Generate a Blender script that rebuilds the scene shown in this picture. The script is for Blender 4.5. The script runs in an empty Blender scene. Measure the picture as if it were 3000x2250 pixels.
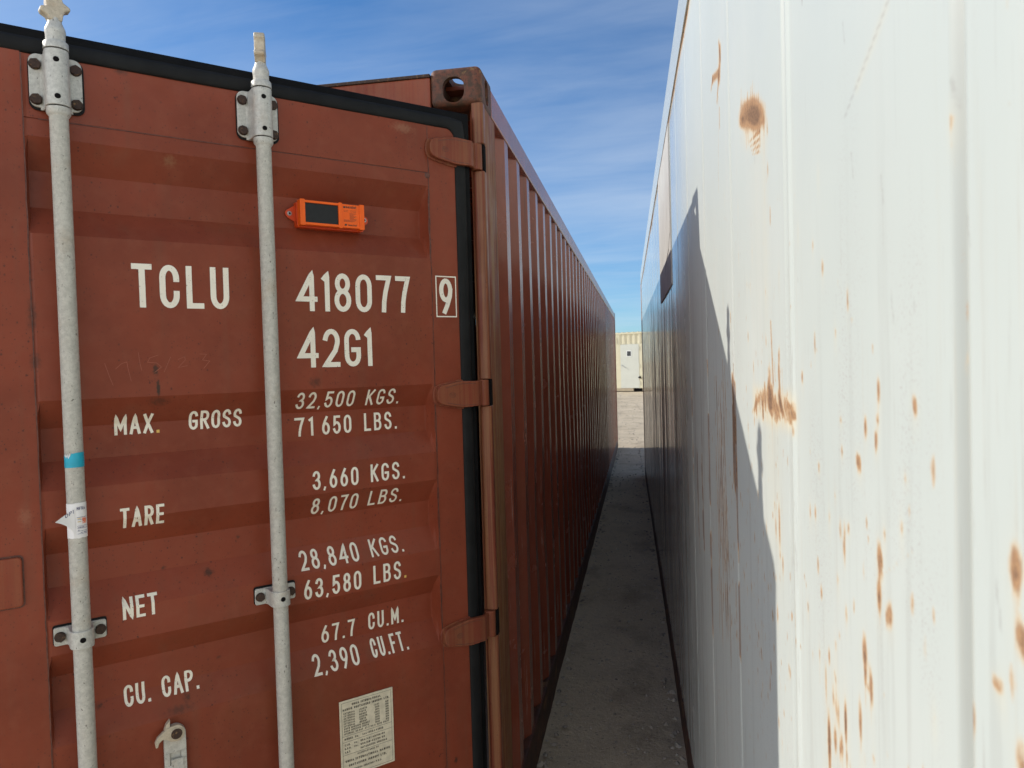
import bpy, bmesh, math, random
import numpy as np
from mathutils import Vector, Matrix
random.seed(7); RNG = np.random.default_rng(11)
S = bpy.context.scene
COL = S.collection
R = math.radians

# ------------------------------------------------------------------ camera
cam_d = bpy.data.cameras.new("camera"); cam = bpy.data.objects.new("camera", cam_d); COL.objects.link(cam)
rx = Vector((0.98486264, 0.17094489, -0.02869526)); ux = Vector((0.02368339, 0.0312865, 0.99922983)); fx = Vector((-0.17171101, 0.98478373, -0.02676435))
m = Matrix.Identity(4)
for i in range(3):
    m[i][0], m[i][1], m[i][2] = rx[i], ux[i], -fx[i]
m.translation = Vector((0.46456, -2.25598, 1.66477))
cam.matrix_world = m
cam_d.sensor_width = 36; cam_d.lens = 26.023; cam_d.clip_start = 0.02; cam_d.clip_end = 3000
cam_d.dof.use_dof = True; cam_d.dof.focus_distance = 2.7; cam_d.dof.aperture_fstop = 11
S.camera = cam

# ------------------------------------------------------------------ sun, sky, exposure
SUN_AZ, SUN_EL = R(-7.62), R(33.77)                      # direction the light travels
trav = Vector((math.cos(SUN_EL) * math.cos(SUN_AZ), math.cos(SUN_EL) * math.sin(SUN_AZ), -math.sin(SUN_EL)))
sun_d = bpy.data.lights.new("sun", 'SUN'); sun_d.energy = 2.1; sun_d.angle = R(0.53); sun_d.color = (1.0, 0.945, 0.855)
sun = bpy.data.objects.new("sun", sun_d); COL.objects.link(sun)
sun.rotation_euler = trav.to_track_quat('-Z', 'Y').to_euler(); sun.location = -trav * 30
W = bpy.data.worlds.new("World"); S.world = W; W.use_nodes = True
wt = W.node_tree; wt.nodes.clear()
def wn(t, **k):
    n = wt.nodes.new(t)
    for a, b in k.items(): setattr(n, a, b)
    return n
sky = wn('ShaderNodeTexSky', sky_type='NISHITA', sun_disc=False, sun_elevation=SUN_EL, air_density=1.0, dust_density=0.25, ozone_density=3.0, altitude=900)
sky.sun_rotation = math.atan2(-trav.x, -trav.y)
tc = wn('ShaderNodeTexCoord'); sep = wn('ShaderNodeSeparateXYZ'); wt.links.new(tc.outputs['Generated'], sep.inputs[0])
zc = wn('ShaderNodeMath', operation='MAXIMUM'); zc.inputs[1].default_value = 0.0; wt.links.new(sep.outputs[2], zc.inputs[0])
za = wn('ShaderNodeMath', operation='ADD'); za.inputs[1].default_value = 0.12; wt.links.new(zc.outputs[0], za.inputs[0])
dv = []
for i in (0, 1):
    d = wn('ShaderNodeMath', operation='DIVIDE'); wt.links.new(sep.outputs[i], d.inputs[0]); wt.links.new(za.outputs[0], d.inputs[1]); dv.append(d)
cmb = wn('ShaderNodeCombineXYZ'); wt.links.new(dv[0].outputs[0], cmb.inputs[0]); wt.links.new(dv[1].outputs[0], cmb.inputs[1])
mp = wn('ShaderNodeMapping'); mp.inputs['Rotation'].default_value = (0, 0, R(28)); mp.inputs['Scale'].default_value = (0.55, 1.35, 1); wt.links.new(cmb.outputs[0], mp.inputs[0])
nz = wn('ShaderNodeTexNoise'); nz.inputs['Scale'].default_value = 0.9; nz.inputs['Detail'].default_value = 8; nz.inputs['Roughness'].default_value = 0.52; nz.inputs['Distortion'].default_value = 0.5; wt.links.new(mp.outputs[0], nz.inputs['Vector'])
rp = wn('ShaderNodeMapRange'); rp.inputs[1].default_value = 0.36; rp.inputs[2].default_value = 0.74; rp.inputs[3].default_value = 0.0; rp.inputs[4].default_value = 0.54
nz2 = wn('ShaderNodeTexNoise'); nz2.inputs['Scale'].default_value = 4.2; nz2.inputs['Detail'].default_value = 8; nz2.inputs['Roughness'].default_value = 0.6; nz2.inputs['Distortion'].default_value = 0.9
mp2 = wn('ShaderNodeMapping'); mp2.inputs['Rotation'].default_value = (0, 0, R(40)); mp2.inputs['Scale'].default_value = (0.35, 1.6, 1); wt.links.new(cmb.outputs[0], mp2.inputs[0]); wt.links.new(mp2.outputs[0], nz2.inputs['Vector'])
nm = wn('ShaderNodeMix', data_type='FLOAT'); nm.inputs[0].default_value = 0.17; wt.links.new(nz.outputs[0], nm.inputs[2]); wt.links.new(nz2.outputs[0], nm.inputs[3])
wt.links.new(nm.outputs[0], rp.inputs[0])
tint = wn('ShaderNodeMix', data_type='RGBA', blend_type='MULTIPLY'); tint.inputs[0].default_value = 1.0; tint.inputs[7].default_value = (0.44, 0.69, 0.87, 1)
wt.links.new(sky.outputs[0], tint.inputs[6])
cm = wn('ShaderNodeMix', data_type='RGBA'); cm.inputs[7].default_value = (4.5, 5.1, 5.9, 1)
wt.links.new(rp.outputs[0], cm.inputs[0]); wt.links.new(tint.outputs[2], cm.inputs[6])
# added bright cloud bank, out of view behind the camera, as fill for the door
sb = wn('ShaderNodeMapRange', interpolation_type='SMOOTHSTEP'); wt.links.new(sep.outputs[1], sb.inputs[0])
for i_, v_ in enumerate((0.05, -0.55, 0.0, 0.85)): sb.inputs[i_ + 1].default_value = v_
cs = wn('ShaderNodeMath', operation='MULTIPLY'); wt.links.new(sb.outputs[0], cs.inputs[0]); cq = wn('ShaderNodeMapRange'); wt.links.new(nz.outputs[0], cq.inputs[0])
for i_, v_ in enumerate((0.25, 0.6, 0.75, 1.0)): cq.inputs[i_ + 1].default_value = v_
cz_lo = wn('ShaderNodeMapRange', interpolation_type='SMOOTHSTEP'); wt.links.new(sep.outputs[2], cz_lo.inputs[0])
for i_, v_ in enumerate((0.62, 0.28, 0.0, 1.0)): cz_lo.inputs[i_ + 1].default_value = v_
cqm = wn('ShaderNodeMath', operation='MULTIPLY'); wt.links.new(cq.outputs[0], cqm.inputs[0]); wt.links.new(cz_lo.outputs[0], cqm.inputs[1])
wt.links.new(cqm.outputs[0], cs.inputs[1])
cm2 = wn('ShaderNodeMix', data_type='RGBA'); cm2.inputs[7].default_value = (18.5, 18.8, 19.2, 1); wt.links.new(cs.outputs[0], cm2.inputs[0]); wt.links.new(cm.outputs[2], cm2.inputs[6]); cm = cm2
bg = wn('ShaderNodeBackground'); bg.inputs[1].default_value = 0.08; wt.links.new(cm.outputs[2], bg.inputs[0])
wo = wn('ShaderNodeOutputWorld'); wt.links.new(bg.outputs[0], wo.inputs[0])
S.view_settings.view_transform = 'Standard'; S.view_settings.look = 'None'; S.view_settings.gamma = 1.0; S.view_settings.exposure = 0.95
S.view_settings.use_curve_mapping = False
S.render.engine = 'CYCLES'; S.cycles.max_bounces = 8; S.cycles.diffuse_bounces = 5; S.cycles.glossy_bounces = 4
S.cycles.sample_clamp_indirect = 6.0

# ------------------------------------------------------------------ mesh helpers
class MB:
    def __init__(s): s.bm = bmesh.new()
    def face(s, vs, mat=0):
        f = s.bm.faces.new([s.bm.verts.new(v) for v in vs]); f.material_index = mat; return f
    def box(s, x0, x1, y0, y1, z0, z1, mat=0):
        v = [s.bm.verts.new((x, y, z)) for z in (z0, z1) for y in (y0, y1) for x in (x0, x1)]
        for q in ((0, 2, 3, 1), (4, 5, 7, 6), (0, 1, 5, 4), (2, 6, 7, 3), (0, 4, 6, 2), (1, 3, 7, 5)):
            f = s.bm.faces.new([v[i] for i in q]); f.material_index = mat
    def prism(s, poly, fn, a, b, mat=0, caps=True):
        """poly in (p, q), fn(p, q, t) -> xyz, extruded t from a to b"""
        A = [s.bm.verts.new(fn(p, q, a)) for p, q in poly]; B = [s.bm.verts.new(fn(p, q, b)) for p, q in poly]
        n = len(poly)
        for i in range(n):
            f = s.bm.faces.new((A[i], A[(i + 1) % n], B[(i + 1) % n], B[i])); f.material_index = mat
        if caps:
            for L in (A[::-1], B):
                f = s.bm.faces.new(L); f.material_index = mat
    def lathe(s, cx, cy, prof, n=24, mat=0, axis='z'):
        rings = []
        for z, r in prof:
            ring = []
            for k in range(n):
                a = 2 * math.pi * k / n; p, q = r * math.cos(a), r * math.sin(a)
                ring.append(s.bm.verts.new((cx + p, cy + q, z) if axis == 'z' else (cx + p, z, cy + q)))
            rings.append(ring)
        for A, B in zip(rings, rings[1:]):
            for k in range(n):
                f = s.bm.faces.new((A[k], A[(k + 1) % n], B[(k + 1) % n], B[k])); f.material_index = mat
        for L in (rings[0][::-1], rings[-1]):
            f = s.bm.faces.new(L); f.material_index = mat
    def grid(s, P, mat=0):
        """P[i][j] -> xyz"""
        V = [[s.bm.verts.new(p) for p in row] for row in P]
        for a, b in zip(V, V[1:]):
            for j in range(len(a) - 1):
                f = s.bm.faces.new((a[j], a[j + 1], b[j + 1], b[j])); f.material_index = mat
        return V
    def build(s, name, mats, parent=None, bevel=0, seg=2, smooth=None, recalc=True):
        if recalc: bmesh.ops.recalc_face_normals(s.bm, faces=s.bm.faces)
        me = bpy.data.meshes.new(name); s.bm.to_mesh(me); s.bm.free()
        return link(name, me, mats, parent, bevel, seg, smooth)
def link(name, me, mats, parent=None, bevel=0, seg=2, smooth=None):
    for mm in (mats if isinstance(mats, (list, tuple)) else [mats]): me.materials.append(mm)
    if smooth is not None:
        me.polygons.foreach_set('use_smooth', [True] * len(me.polygons)); me.set_sharp_from_angle(angle=R(smooth))
    o = bpy.data.objects.new(name, me); COL.objects.link(o)
    if parent: o.parent = parent
    if bevel:
        b = o.modifiers.new("bevel", 'BEVEL'); b.width = bevel; b.segments = seg; b.limit_method = 'ANGLE'; b.angle_limit = R(35)
    return o
def thing(name, label, cat, loc=(0, 0, 0), rot=(0, 0, 0), group=None):
    o = bpy.data.objects.new(name, None); COL.objects.link(o); o.empty_display_size = 0.2
    o.location = loc; o.rotation_euler = rot; o['label'] = label; o['category'] = cat
    if group: o['group'] = group
    return o
XY = lambda p, q, t: (p, q, t)          # profile in plan, extruded in z
XZ = lambda p, q, t: (p, t, q)          # profile in elevation (x, z), extruded in y
def rrect(x0, x1, z0, z1, r, n=5, corners=(1, 1, 1, 1)):
    out = []
    for (cx, cz, a0), on in zip(((x1 - r, z1 - r, 0), (x0 + r, z1 - r, 90), (x0 + r, z0 + r, 180), (x1 - r, z0 + r, 270)), corners):
        if on: out += [(cx + r * math.cos(R(a0 + 90 * k / n)), cz + r * math.sin(R(a0 + 90 * k / n))) for k in range(n + 1)]
        else: out.append((cx + math.copysign(r, math.cos(R(a0 + 45))), cz + math.copysign(r, math.sin(R(a0 + 45)))))
    return out
def boolean_cut(bm_main, cutters, bevel=0.0):
    """returns a new mesh: main minus every cutter (bmeshes); helpers are removed again"""
    def tmp(bm):
        bmesh.ops.recalc_face_normals(bm, faces=bm.faces)
        me = bpy.data.meshes.new("tmp"); bm.to_mesh(me); bm.free(); o = bpy.data.objects.new("tmp", me); COL.objects.link(o); return o
    o = tmp(bm_main); cs = [tmp(c) for c in cutters]
    if bevel:
        b = o.modifiers.new("b", 'BEVEL'); b.width = bevel; b.segments = 4; b.limit_method = 'ANGLE'
    for c in cs:
        k = o.modifiers.new("c", 'BOOLEAN'); k.operation = 'DIFFERENCE'; k.object = c; k.solver = 'EXACT'
    dg = bpy.context.evaluated_depsgraph_get(); dg.update()
    me = bpy.data.meshes.new_from_object(o.evaluated_get(dg))
    for q in [o] + cs:
        d = q.data; bpy.data.objects.remove(q); bpy.data.meshes.remove(d)
    me.materials.clear()
    return me

# ------------------------------------------------------------------ material helpers
class NM:
    def __init__(s, name):
        s.m = bpy.data.materials.new(name); s.m.use_nodes = True; s.t = s.m.node_tree; s.t.nodes.clear()
        s.out = s.t.nodes.new('ShaderNodeOutputMaterial'); s.b = s.t.nodes.new('ShaderNodeBsdfPrincipled')
        s.t.links.new(s.b.outputs[0], s.out.inputs[0])
        s.co = s.t.nodes.new('ShaderNodeTexCoord').outputs['Object']
    def set(s, sock, v):
        if isinstance(v, bpy.types.NodeSocket): s.t.links.new(v, sock)
        elif isinstance(v, (tuple, list)) and len(v) == 3 and sock.type == 'RGBA': sock.default_value = (*v, 1)
        else: sock.default_value = v
    def vscale(s, sc, off=(0, 0, 0), v=None):
        n = s.t.nodes.new('ShaderNodeMapping'); s.set(n.inputs[0], v or s.co); n.inputs['Scale'].default_value = sc; n.inputs['Location'].default_value = off; return n.outputs[0]
    def noise(s, scale, detail=4, rough=0.55, v=None, dist=0.0):
        n = s.t.nodes.new('ShaderNodeTexNoise'); s.set(n.inputs['Vector'], v or s.co)
        n.inputs['Scale'].default_value = scale; n.inputs['Detail'].default_value = detail; n.inputs['Roughness'].default_value = rough; n.inputs['Distortion'].default_value = dist
        return n.outputs[0]
    def voro(s, scale, v=None, feat='F1'):
        n = s.t.nodes.new('ShaderNodeTexVoronoi'); n.feature = feat; s.set(n.inputs['Vector'], v or s.co); n.inputs['Scale'].default_value = scale
        return n.outputs['Distance'], n.outputs.get('Color')
    def mr(s, x, a, b, c=0.0, d=1.0, smooth=True):
        n = s.t.nodes.new('ShaderNodeMapRange'); n.interpolation_type = 'SMOOTHSTEP' if smooth else 'LINEAR'
        s.set(n.inputs[0], x)
        for i, q in enumerate((a, b, c, d)): n.inputs[i + 1].default_value = q
        return n.outputs[0]
    def math(s, op, a, b=0.0, clamp=False):
        n = s.t.nodes.new('ShaderNodeMath'); n.operation = op; n.use_clamp = clamp; s.set(n.inputs[0], a); s.set(n.inputs[1], b); return n.outputs[0]
    def mul(s, *a):
        r = a[0]
        for q in a[1:]: r = s.math('MULTIPLY', r, q)
        return r
    def mix(s, f, a, b, blend='MIX'):
        n = s.t.nodes.new('ShaderNodeMix'); n.data_type = 'RGBA'; n.blend_type = blend; s.set(n.inputs[0], f); s.set(n.inputs[6], a); s.set(n.inputs[7], b); return n.outputs[2]
    def sepx(s, v, i):
        n = s.t.nodes.new('ShaderNodeSeparateXYZ'); s.set(n.inputs[0], v); return n.outputs[i]
    def attr(s, name):
        n = s.t.nodes.new('ShaderNodeAttribute'); n.attribute_name = name; return n
    def ell(s, c, sz, edge=0.5, wob=0.6, nscale=140):
        """ragged elliptical stain mask at object point c with half sizes sz"""
        n = s.t.nodes.new('ShaderNodeVectorMath'); n.operation = 'SUBTRACT'; s.set(n.inputs[0], s.co); n.inputs[1].default_value = c
        q = s.t.nodes.new('ShaderNodeVectorMath'); q.operation = 'DIVIDE'; s.set(q.inputs[0], n.outputs[0]); q.inputs[1].default_value = sz
        l = s.t.nodes.new('ShaderNodeVectorMath'); l.operation = 'LENGTH'; s.set(l.inputs[0], q.outputs[0])
        d = s.math('ADD', l.outputs['Value'], s.math('MULTIPLY', s.math('SUBTRACT', s.noise(nscale, 3), 0.5), 2 * wob))
        return s.mr(d, 1.0, edge, 0, 1)
    def bump(s, h, strength, dist=0.002, prev=None):
        n = s.t.nodes.new('ShaderNodeBump'); s.set(n.inputs['Height'], h); n.inputs['Strength'].default_value = strength; n.inputs['Distance'].default_value = dist
        if prev: s.set(n.inputs['Normal'], prev)
        return n.outputs[0]
    def fin(s, col, rough=0.5, metal=0.0, spec=0.5, normal=None):
        s.set(s.b.inputs['Base Color'], col); s.set(s.b.inputs['Roughness'], rough); s.set(s.b.inputs['Metallic'], metal); s.b.inputs['Specular IOR Level'].default_value = spec
        if normal: s.set(s.b.inputs['Normal'], normal)
        return s.m

RED = (0.228, 0.0485, 0.0225)
def red_paint(name, rough=0.38, worn=0.0, dusty=0.0, stains=(), specks=1.0, base=RED, spec=0.22, bmp=1.0, scuff=0.0):
    n = NM(name)
    c = n.mix(n.mr(n.noise(2.2, 6, 0.62), 0.3, 0.7), tuple(q * 0.78 for q in base), tuple(q * 1.12 for q in base))
    c = n.mix(n.mr(n.noise(3.1, 5, 0.6, v=n.vscale((1, 1, 1), (9, 4, 2))), 0.5, 0.72, 0, 0.45), c, (base[0] * 0.86, base[1] * 1.18, base[2] * 1.05))
    c = n.mix(n.mr(n.noise(26, 4), 0.45, 0.75, 0, 0.40), c, (base[0] * 1.06, base[1] * 1.38, base[2] * 1.6))     # chalky fading
    st = n.vscale((22, 22, 1.1))
    c = n.mix(n.mul(n.mr(n.noise(1.0, 6, v=st), 0.52, 0.72, 0, 0.4), 0.6 + dusty), c, (0.155, 0.068, 0.040))
    if dusty:
        c = n.mix(n.mul(n.mr(n.noise(1.0, 6, 0.65, v=n.vscale((34, 34, 0.7), (3, 1, 2))), 0.5, 0.68), dusty), c, (0.215, 0.115, 0.078))
    if worn:
        sv = n.vscale((75, 75, 1.3), (1, 5, 0))
        c = n.mix(n.mul(n.mr(n.noise(1.0, 7, 0.68, v=sv), 0.42, 0.58), worn), c, (0.31, 0.165, 0.070))
        c = n.mix(n.mul(n.mr(n.noise(1.0, 7, 0.7, v=n.vscale((130, 130, 2.6), (7, 2, 4))), 0.55, 0.66), worn * 0.8), c, (0.10, 0.055, 0.035))
    if specks:
        for sc, r, keep in ((62, 0.16, 0.55), (150, 0.22, 0.50)):
            d, col = n.voro(sc, v=n.vscale((1, 1, 0.8)))
            d2 = n.math('ADD', d, n.math('MULTIPLY', n.math('SUBTRACT', n.noise(420, 2), 0.5), 0.25))
            k = n.math('GREATER_THAN', n.sepx(col, 0), keep)
            k2 = n.mr(n.noise(7, 3), 0.35, 0.6)
            c = n.mix(n.mul(n.mr(d2, r, r * 0.6), k, k2, 0.8 * specks), c, (0.075, 0.026, 0.018))
    if scuff:
        c = n.mix(n.mr(n.noise(1.0, 2, v=n.vscale((0.2, 3.6, 0.12))), 0.35, 0.65), tuple(q * 0.80 for q in base), c)
        lowy = n.mr(n.sepx(n.co, 2), 1.75, 1.1)
        c = n.mix(n.mul(n.mr(n.noise(1.0, 6, 0.75, v=n.vscale((90, 60, 2.2), (2, 2, 6))), 0.60, 0.66), lowy, scuff), c, (0.42, 0.32, 0.26))
        c = n.mix(n.mul(n.mr(n.noise(1.0, 6, 0.7, v=n.vscale((40, 30, 1.0), (8, 3, 6))), 0.58, 0.68), 0.55 * scuff), c, (0.10, 0.045, 0.03))
    rr = rough
    for s_ in stains:
        c = n.mix(n.mul(n.ell(s_[0], s_[1], s_[3] if len(s_) > 3 else 0.35, 0.7), s_[2]), c, s_[4] if len(s_) > 4 else (0.055, 0.028, 0.018))
    rr = n.mr(n.noise(9, 5), 0.3, 0.75, rough - 0.08 * bmp, rough + 0.14 * bmp)
    b = n.bump(n.noise(70, 4), 0.10 * bmp, 0.003); b = n.bump(n.noise(5, 3), 0.22 * bmp, 0.012, b)
    return n.fin(c, rr, 0, spec, b)

door_stains = [((0.903, 0, 1.675), (0.008, 0.1, 0.016), 0.9), ((0.899, 0, 1.632), (0.005, 0.1, 0.026), 1.0), ((0.897, 0, 1.600), (0.030, 0.1, 0.016), 0.55, 0.1),
  ((1.146, 0, 1.80), (0.012, 0.1, 0.05), 0.6, 0.1), ((1.143, 0, 1.70), (0.014, 0.1, 0.025), 0.6, 0.1), ((0.897, 0, 1.191), (0.008, 0.1, 0.008), 0.7), ((0.796, 0, 1.166), (0.017, 0.1, 0.017), 0.95, 0.1),
  ((1.049, 0, 0.894), (0.011, 0.1, 0.010), 0.9, 0.1), ((0.882, 0, 0.848), (0.045, 0.1, 0.013), 0.55, 0.1), ((0.86, 0, 0.868), (0.012, 0.1, 0.012), 0.7, 0.1), ((0.777, 0, 0.939), (0.013, 0.1, 0.008), 0.7, 0.1),
  ((0.852, 0, 2.178), (0.02, 0.1, 0.02), 0.4, 0.05, (0.30, 0.17, 0.09)), ((0.513, 0, 1.632), (0.024, 0.1, 0.018), 0.6, 0.05), ((0.718, 0, 1.239), (0.007, 0.1, 0.007), 0.7), ((0.118, 0, 0.472), (0.008, 0.1, 0.012), 0.8),
  ((0.23, 0, 2.352), (0.05, 0.1, 0.018), 0.5, 0.05, (0.30, 0.15, 0.085)), ((0.95, 0, 2.37), (0.02, 0.1, 0.012), 0.7, 0.05), ((1.175, 0, 1.36), (0.02, 0.1, 0.03), 0.25, 0.1, (0.4, 0.2, 0.12))]
M_DOOR = red_paint("red_door_paint", 0.40, stains=door_stains)
M_FRAME = red_paint("red_frame_paint", 0.40, worn=0.12)
M_HINGE = red_paint("red_hinge_paint", 0.42, worn=0.22, specks=0.6, base=(0.205, 0.047, 0.024))
M_POST = red_paint("worn_red_post", 0.55, worn=1.0, dusty=0.1, specks=0.5, spec=0.12)
M_TUBE = red_paint("red_post_tube", 0.38, worn=0.45, dusty=0.1, specks=0.5, base=(0.175, 0.041, 0.022))
M_SIDE = red_paint("red_side_paint", 0.24, dusty=0.14, specks=0.1, base=(0.28, 0.066, 0.034), spec=0.5, bmp=0.30, scuff=0.8)
def rusty(name, base, patch, scale=38):
    n = NM(name)
    c = n.mix(n.mr(n.noise(scale, 6, 0.7), 0.40, 0.62), base, patch)
    c = n.mix(n.mr(n.noise(scale * 3, 5, 0.7), 0.52, 0.66, 0, 0.8), c, (0.035, 0.022, 0.016))
    c = n.mix(n.mr(n.noise(scale * 0.6, 5, 0.7, v=n.vscale((1, 1, 1), (4, 4, 4))), 0.56, 0.68, 0, 0.8), c, (0.26, 0.15, 0.06))
    b = n.bump(n.noise(scale * 4, 5), 0.5, 0.002)
    return n.fin(c, 0.62, 0, 0.35, b)
M_CAST = rusty("rusted_casting", (0.070, 0.038, 0.023), (0.15, 0.052, 0.029))
M_BOLT = rusty("rusted_bolt", (0.036, 0.020, 0.014), (0.062, 0.032, 0.020), 160)
def galv(name, base=(0.50, 0.49, 0.44), warm=0.3):
    n = NM(name)
    c = n.mix(n.mr(n.noise(95, 4, 0.7), 0.35, 0.65), tuple(q * 0.88 for q in base), tuple(min(1, q * 1.10) for q in base))
    c = n.mix(n.mr(n.noise(420, 2), 0.58, 0.70, 0, 0.5), c, tuple(q * 0.5 for q in base))
    c = n.mix(n.mr(n.noise(5, 6, 0.7, v=n.vscale((3, 3, 1), (6, 2, 5))), 0.60, 0.78, 0, 0.32), c, (0.34, 0.29, 0.235))
    c = n.mix(n.mr(n.noise(170, 3, v=n.vscale((1, 1, 0.6), (2, 8, 1))), 0.66, 0.71, 0, 0.8), c, (0.10, 0.085, 0.075))
    c = n.mix(n.mr(n.noise(11, 5, 0.65), 0.52, 0.75, 0, warm), c, (0.40, 0.27, 0.15))
    b = n.bump(n.noise(240, 3), 0.22, 0.001)
    return n.fin(c, 0.50, 0.15, 0.4, b)
M_GALV = galv("galvanised_steel")
M_CAM = galv("grimy_galvanised_cam", (0.50, 0.43, 0.32), 0.75)
def plain(name, col, rough=0.5, var=0.12, scale=40, spec=0.5, bump=0.1):
    n = NM(name)
    c = n.mix(n.mr(n.noise(scale, 5), 0.3, 0.7), tuple(q * (1 - var) for q in col), tuple(min(1, q * (1 + var)) for q in col))
    return n.fin(c, rough, 0, spec, n.bump(n.noise(scale * 3, 3), bump, 0.001))
M_RUBBER = plain("black_rubber", (0.0068, 0.0070, 0.0070), 0.66, 0.35, 14, 0.25)
M_LIP = plain("dark_rubber_lip", (0.0055, 0.0055, 0.0058), 0.7, 0.3, 14, 0.12)
M_HOLE = plain("dark_hole", (0.009, 0.008, 0.008), 0.85, 0.2, 40, 0.05)
M_WELD = plain("dark_weld_line", (0.105, 0.036, 0.022), 0.6, 0.4, 90)
def lettering(name, col):
    n = NM(name)
    c = n.mix(n.mr(n.noise(30, 4), 0.4, 0.8, 0, 0.5), col, tuple(q * 0.84 for q in col))
    c = n.mix(n.mr(n.noise(210, 4, 0.65), 0.635, 0.675, 0, 0.85), c, (0.26, 0.13, 0.075))
    c = n.mix(n.mr(n.noise(9, 5, 0.6), 0.55, 0.75, 0, 0.35), c, (0.66, 0.50, 0.31))
    return n.fin(c, 0.55, 0, 0.3)
M_TEXT = lettering("white_lettering", (0.86, 0.80, 0.665))
M_DOT = lettering("yellowed_lettering", (0.72, 0.45, 0.12))
M_SCRATCH = plain("bare_scratch", (0.29, 0.085, 0.048), 0.5)
M_INNER = plain("container_inside", (0.16, 0.15, 0.13), 0.7)

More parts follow.
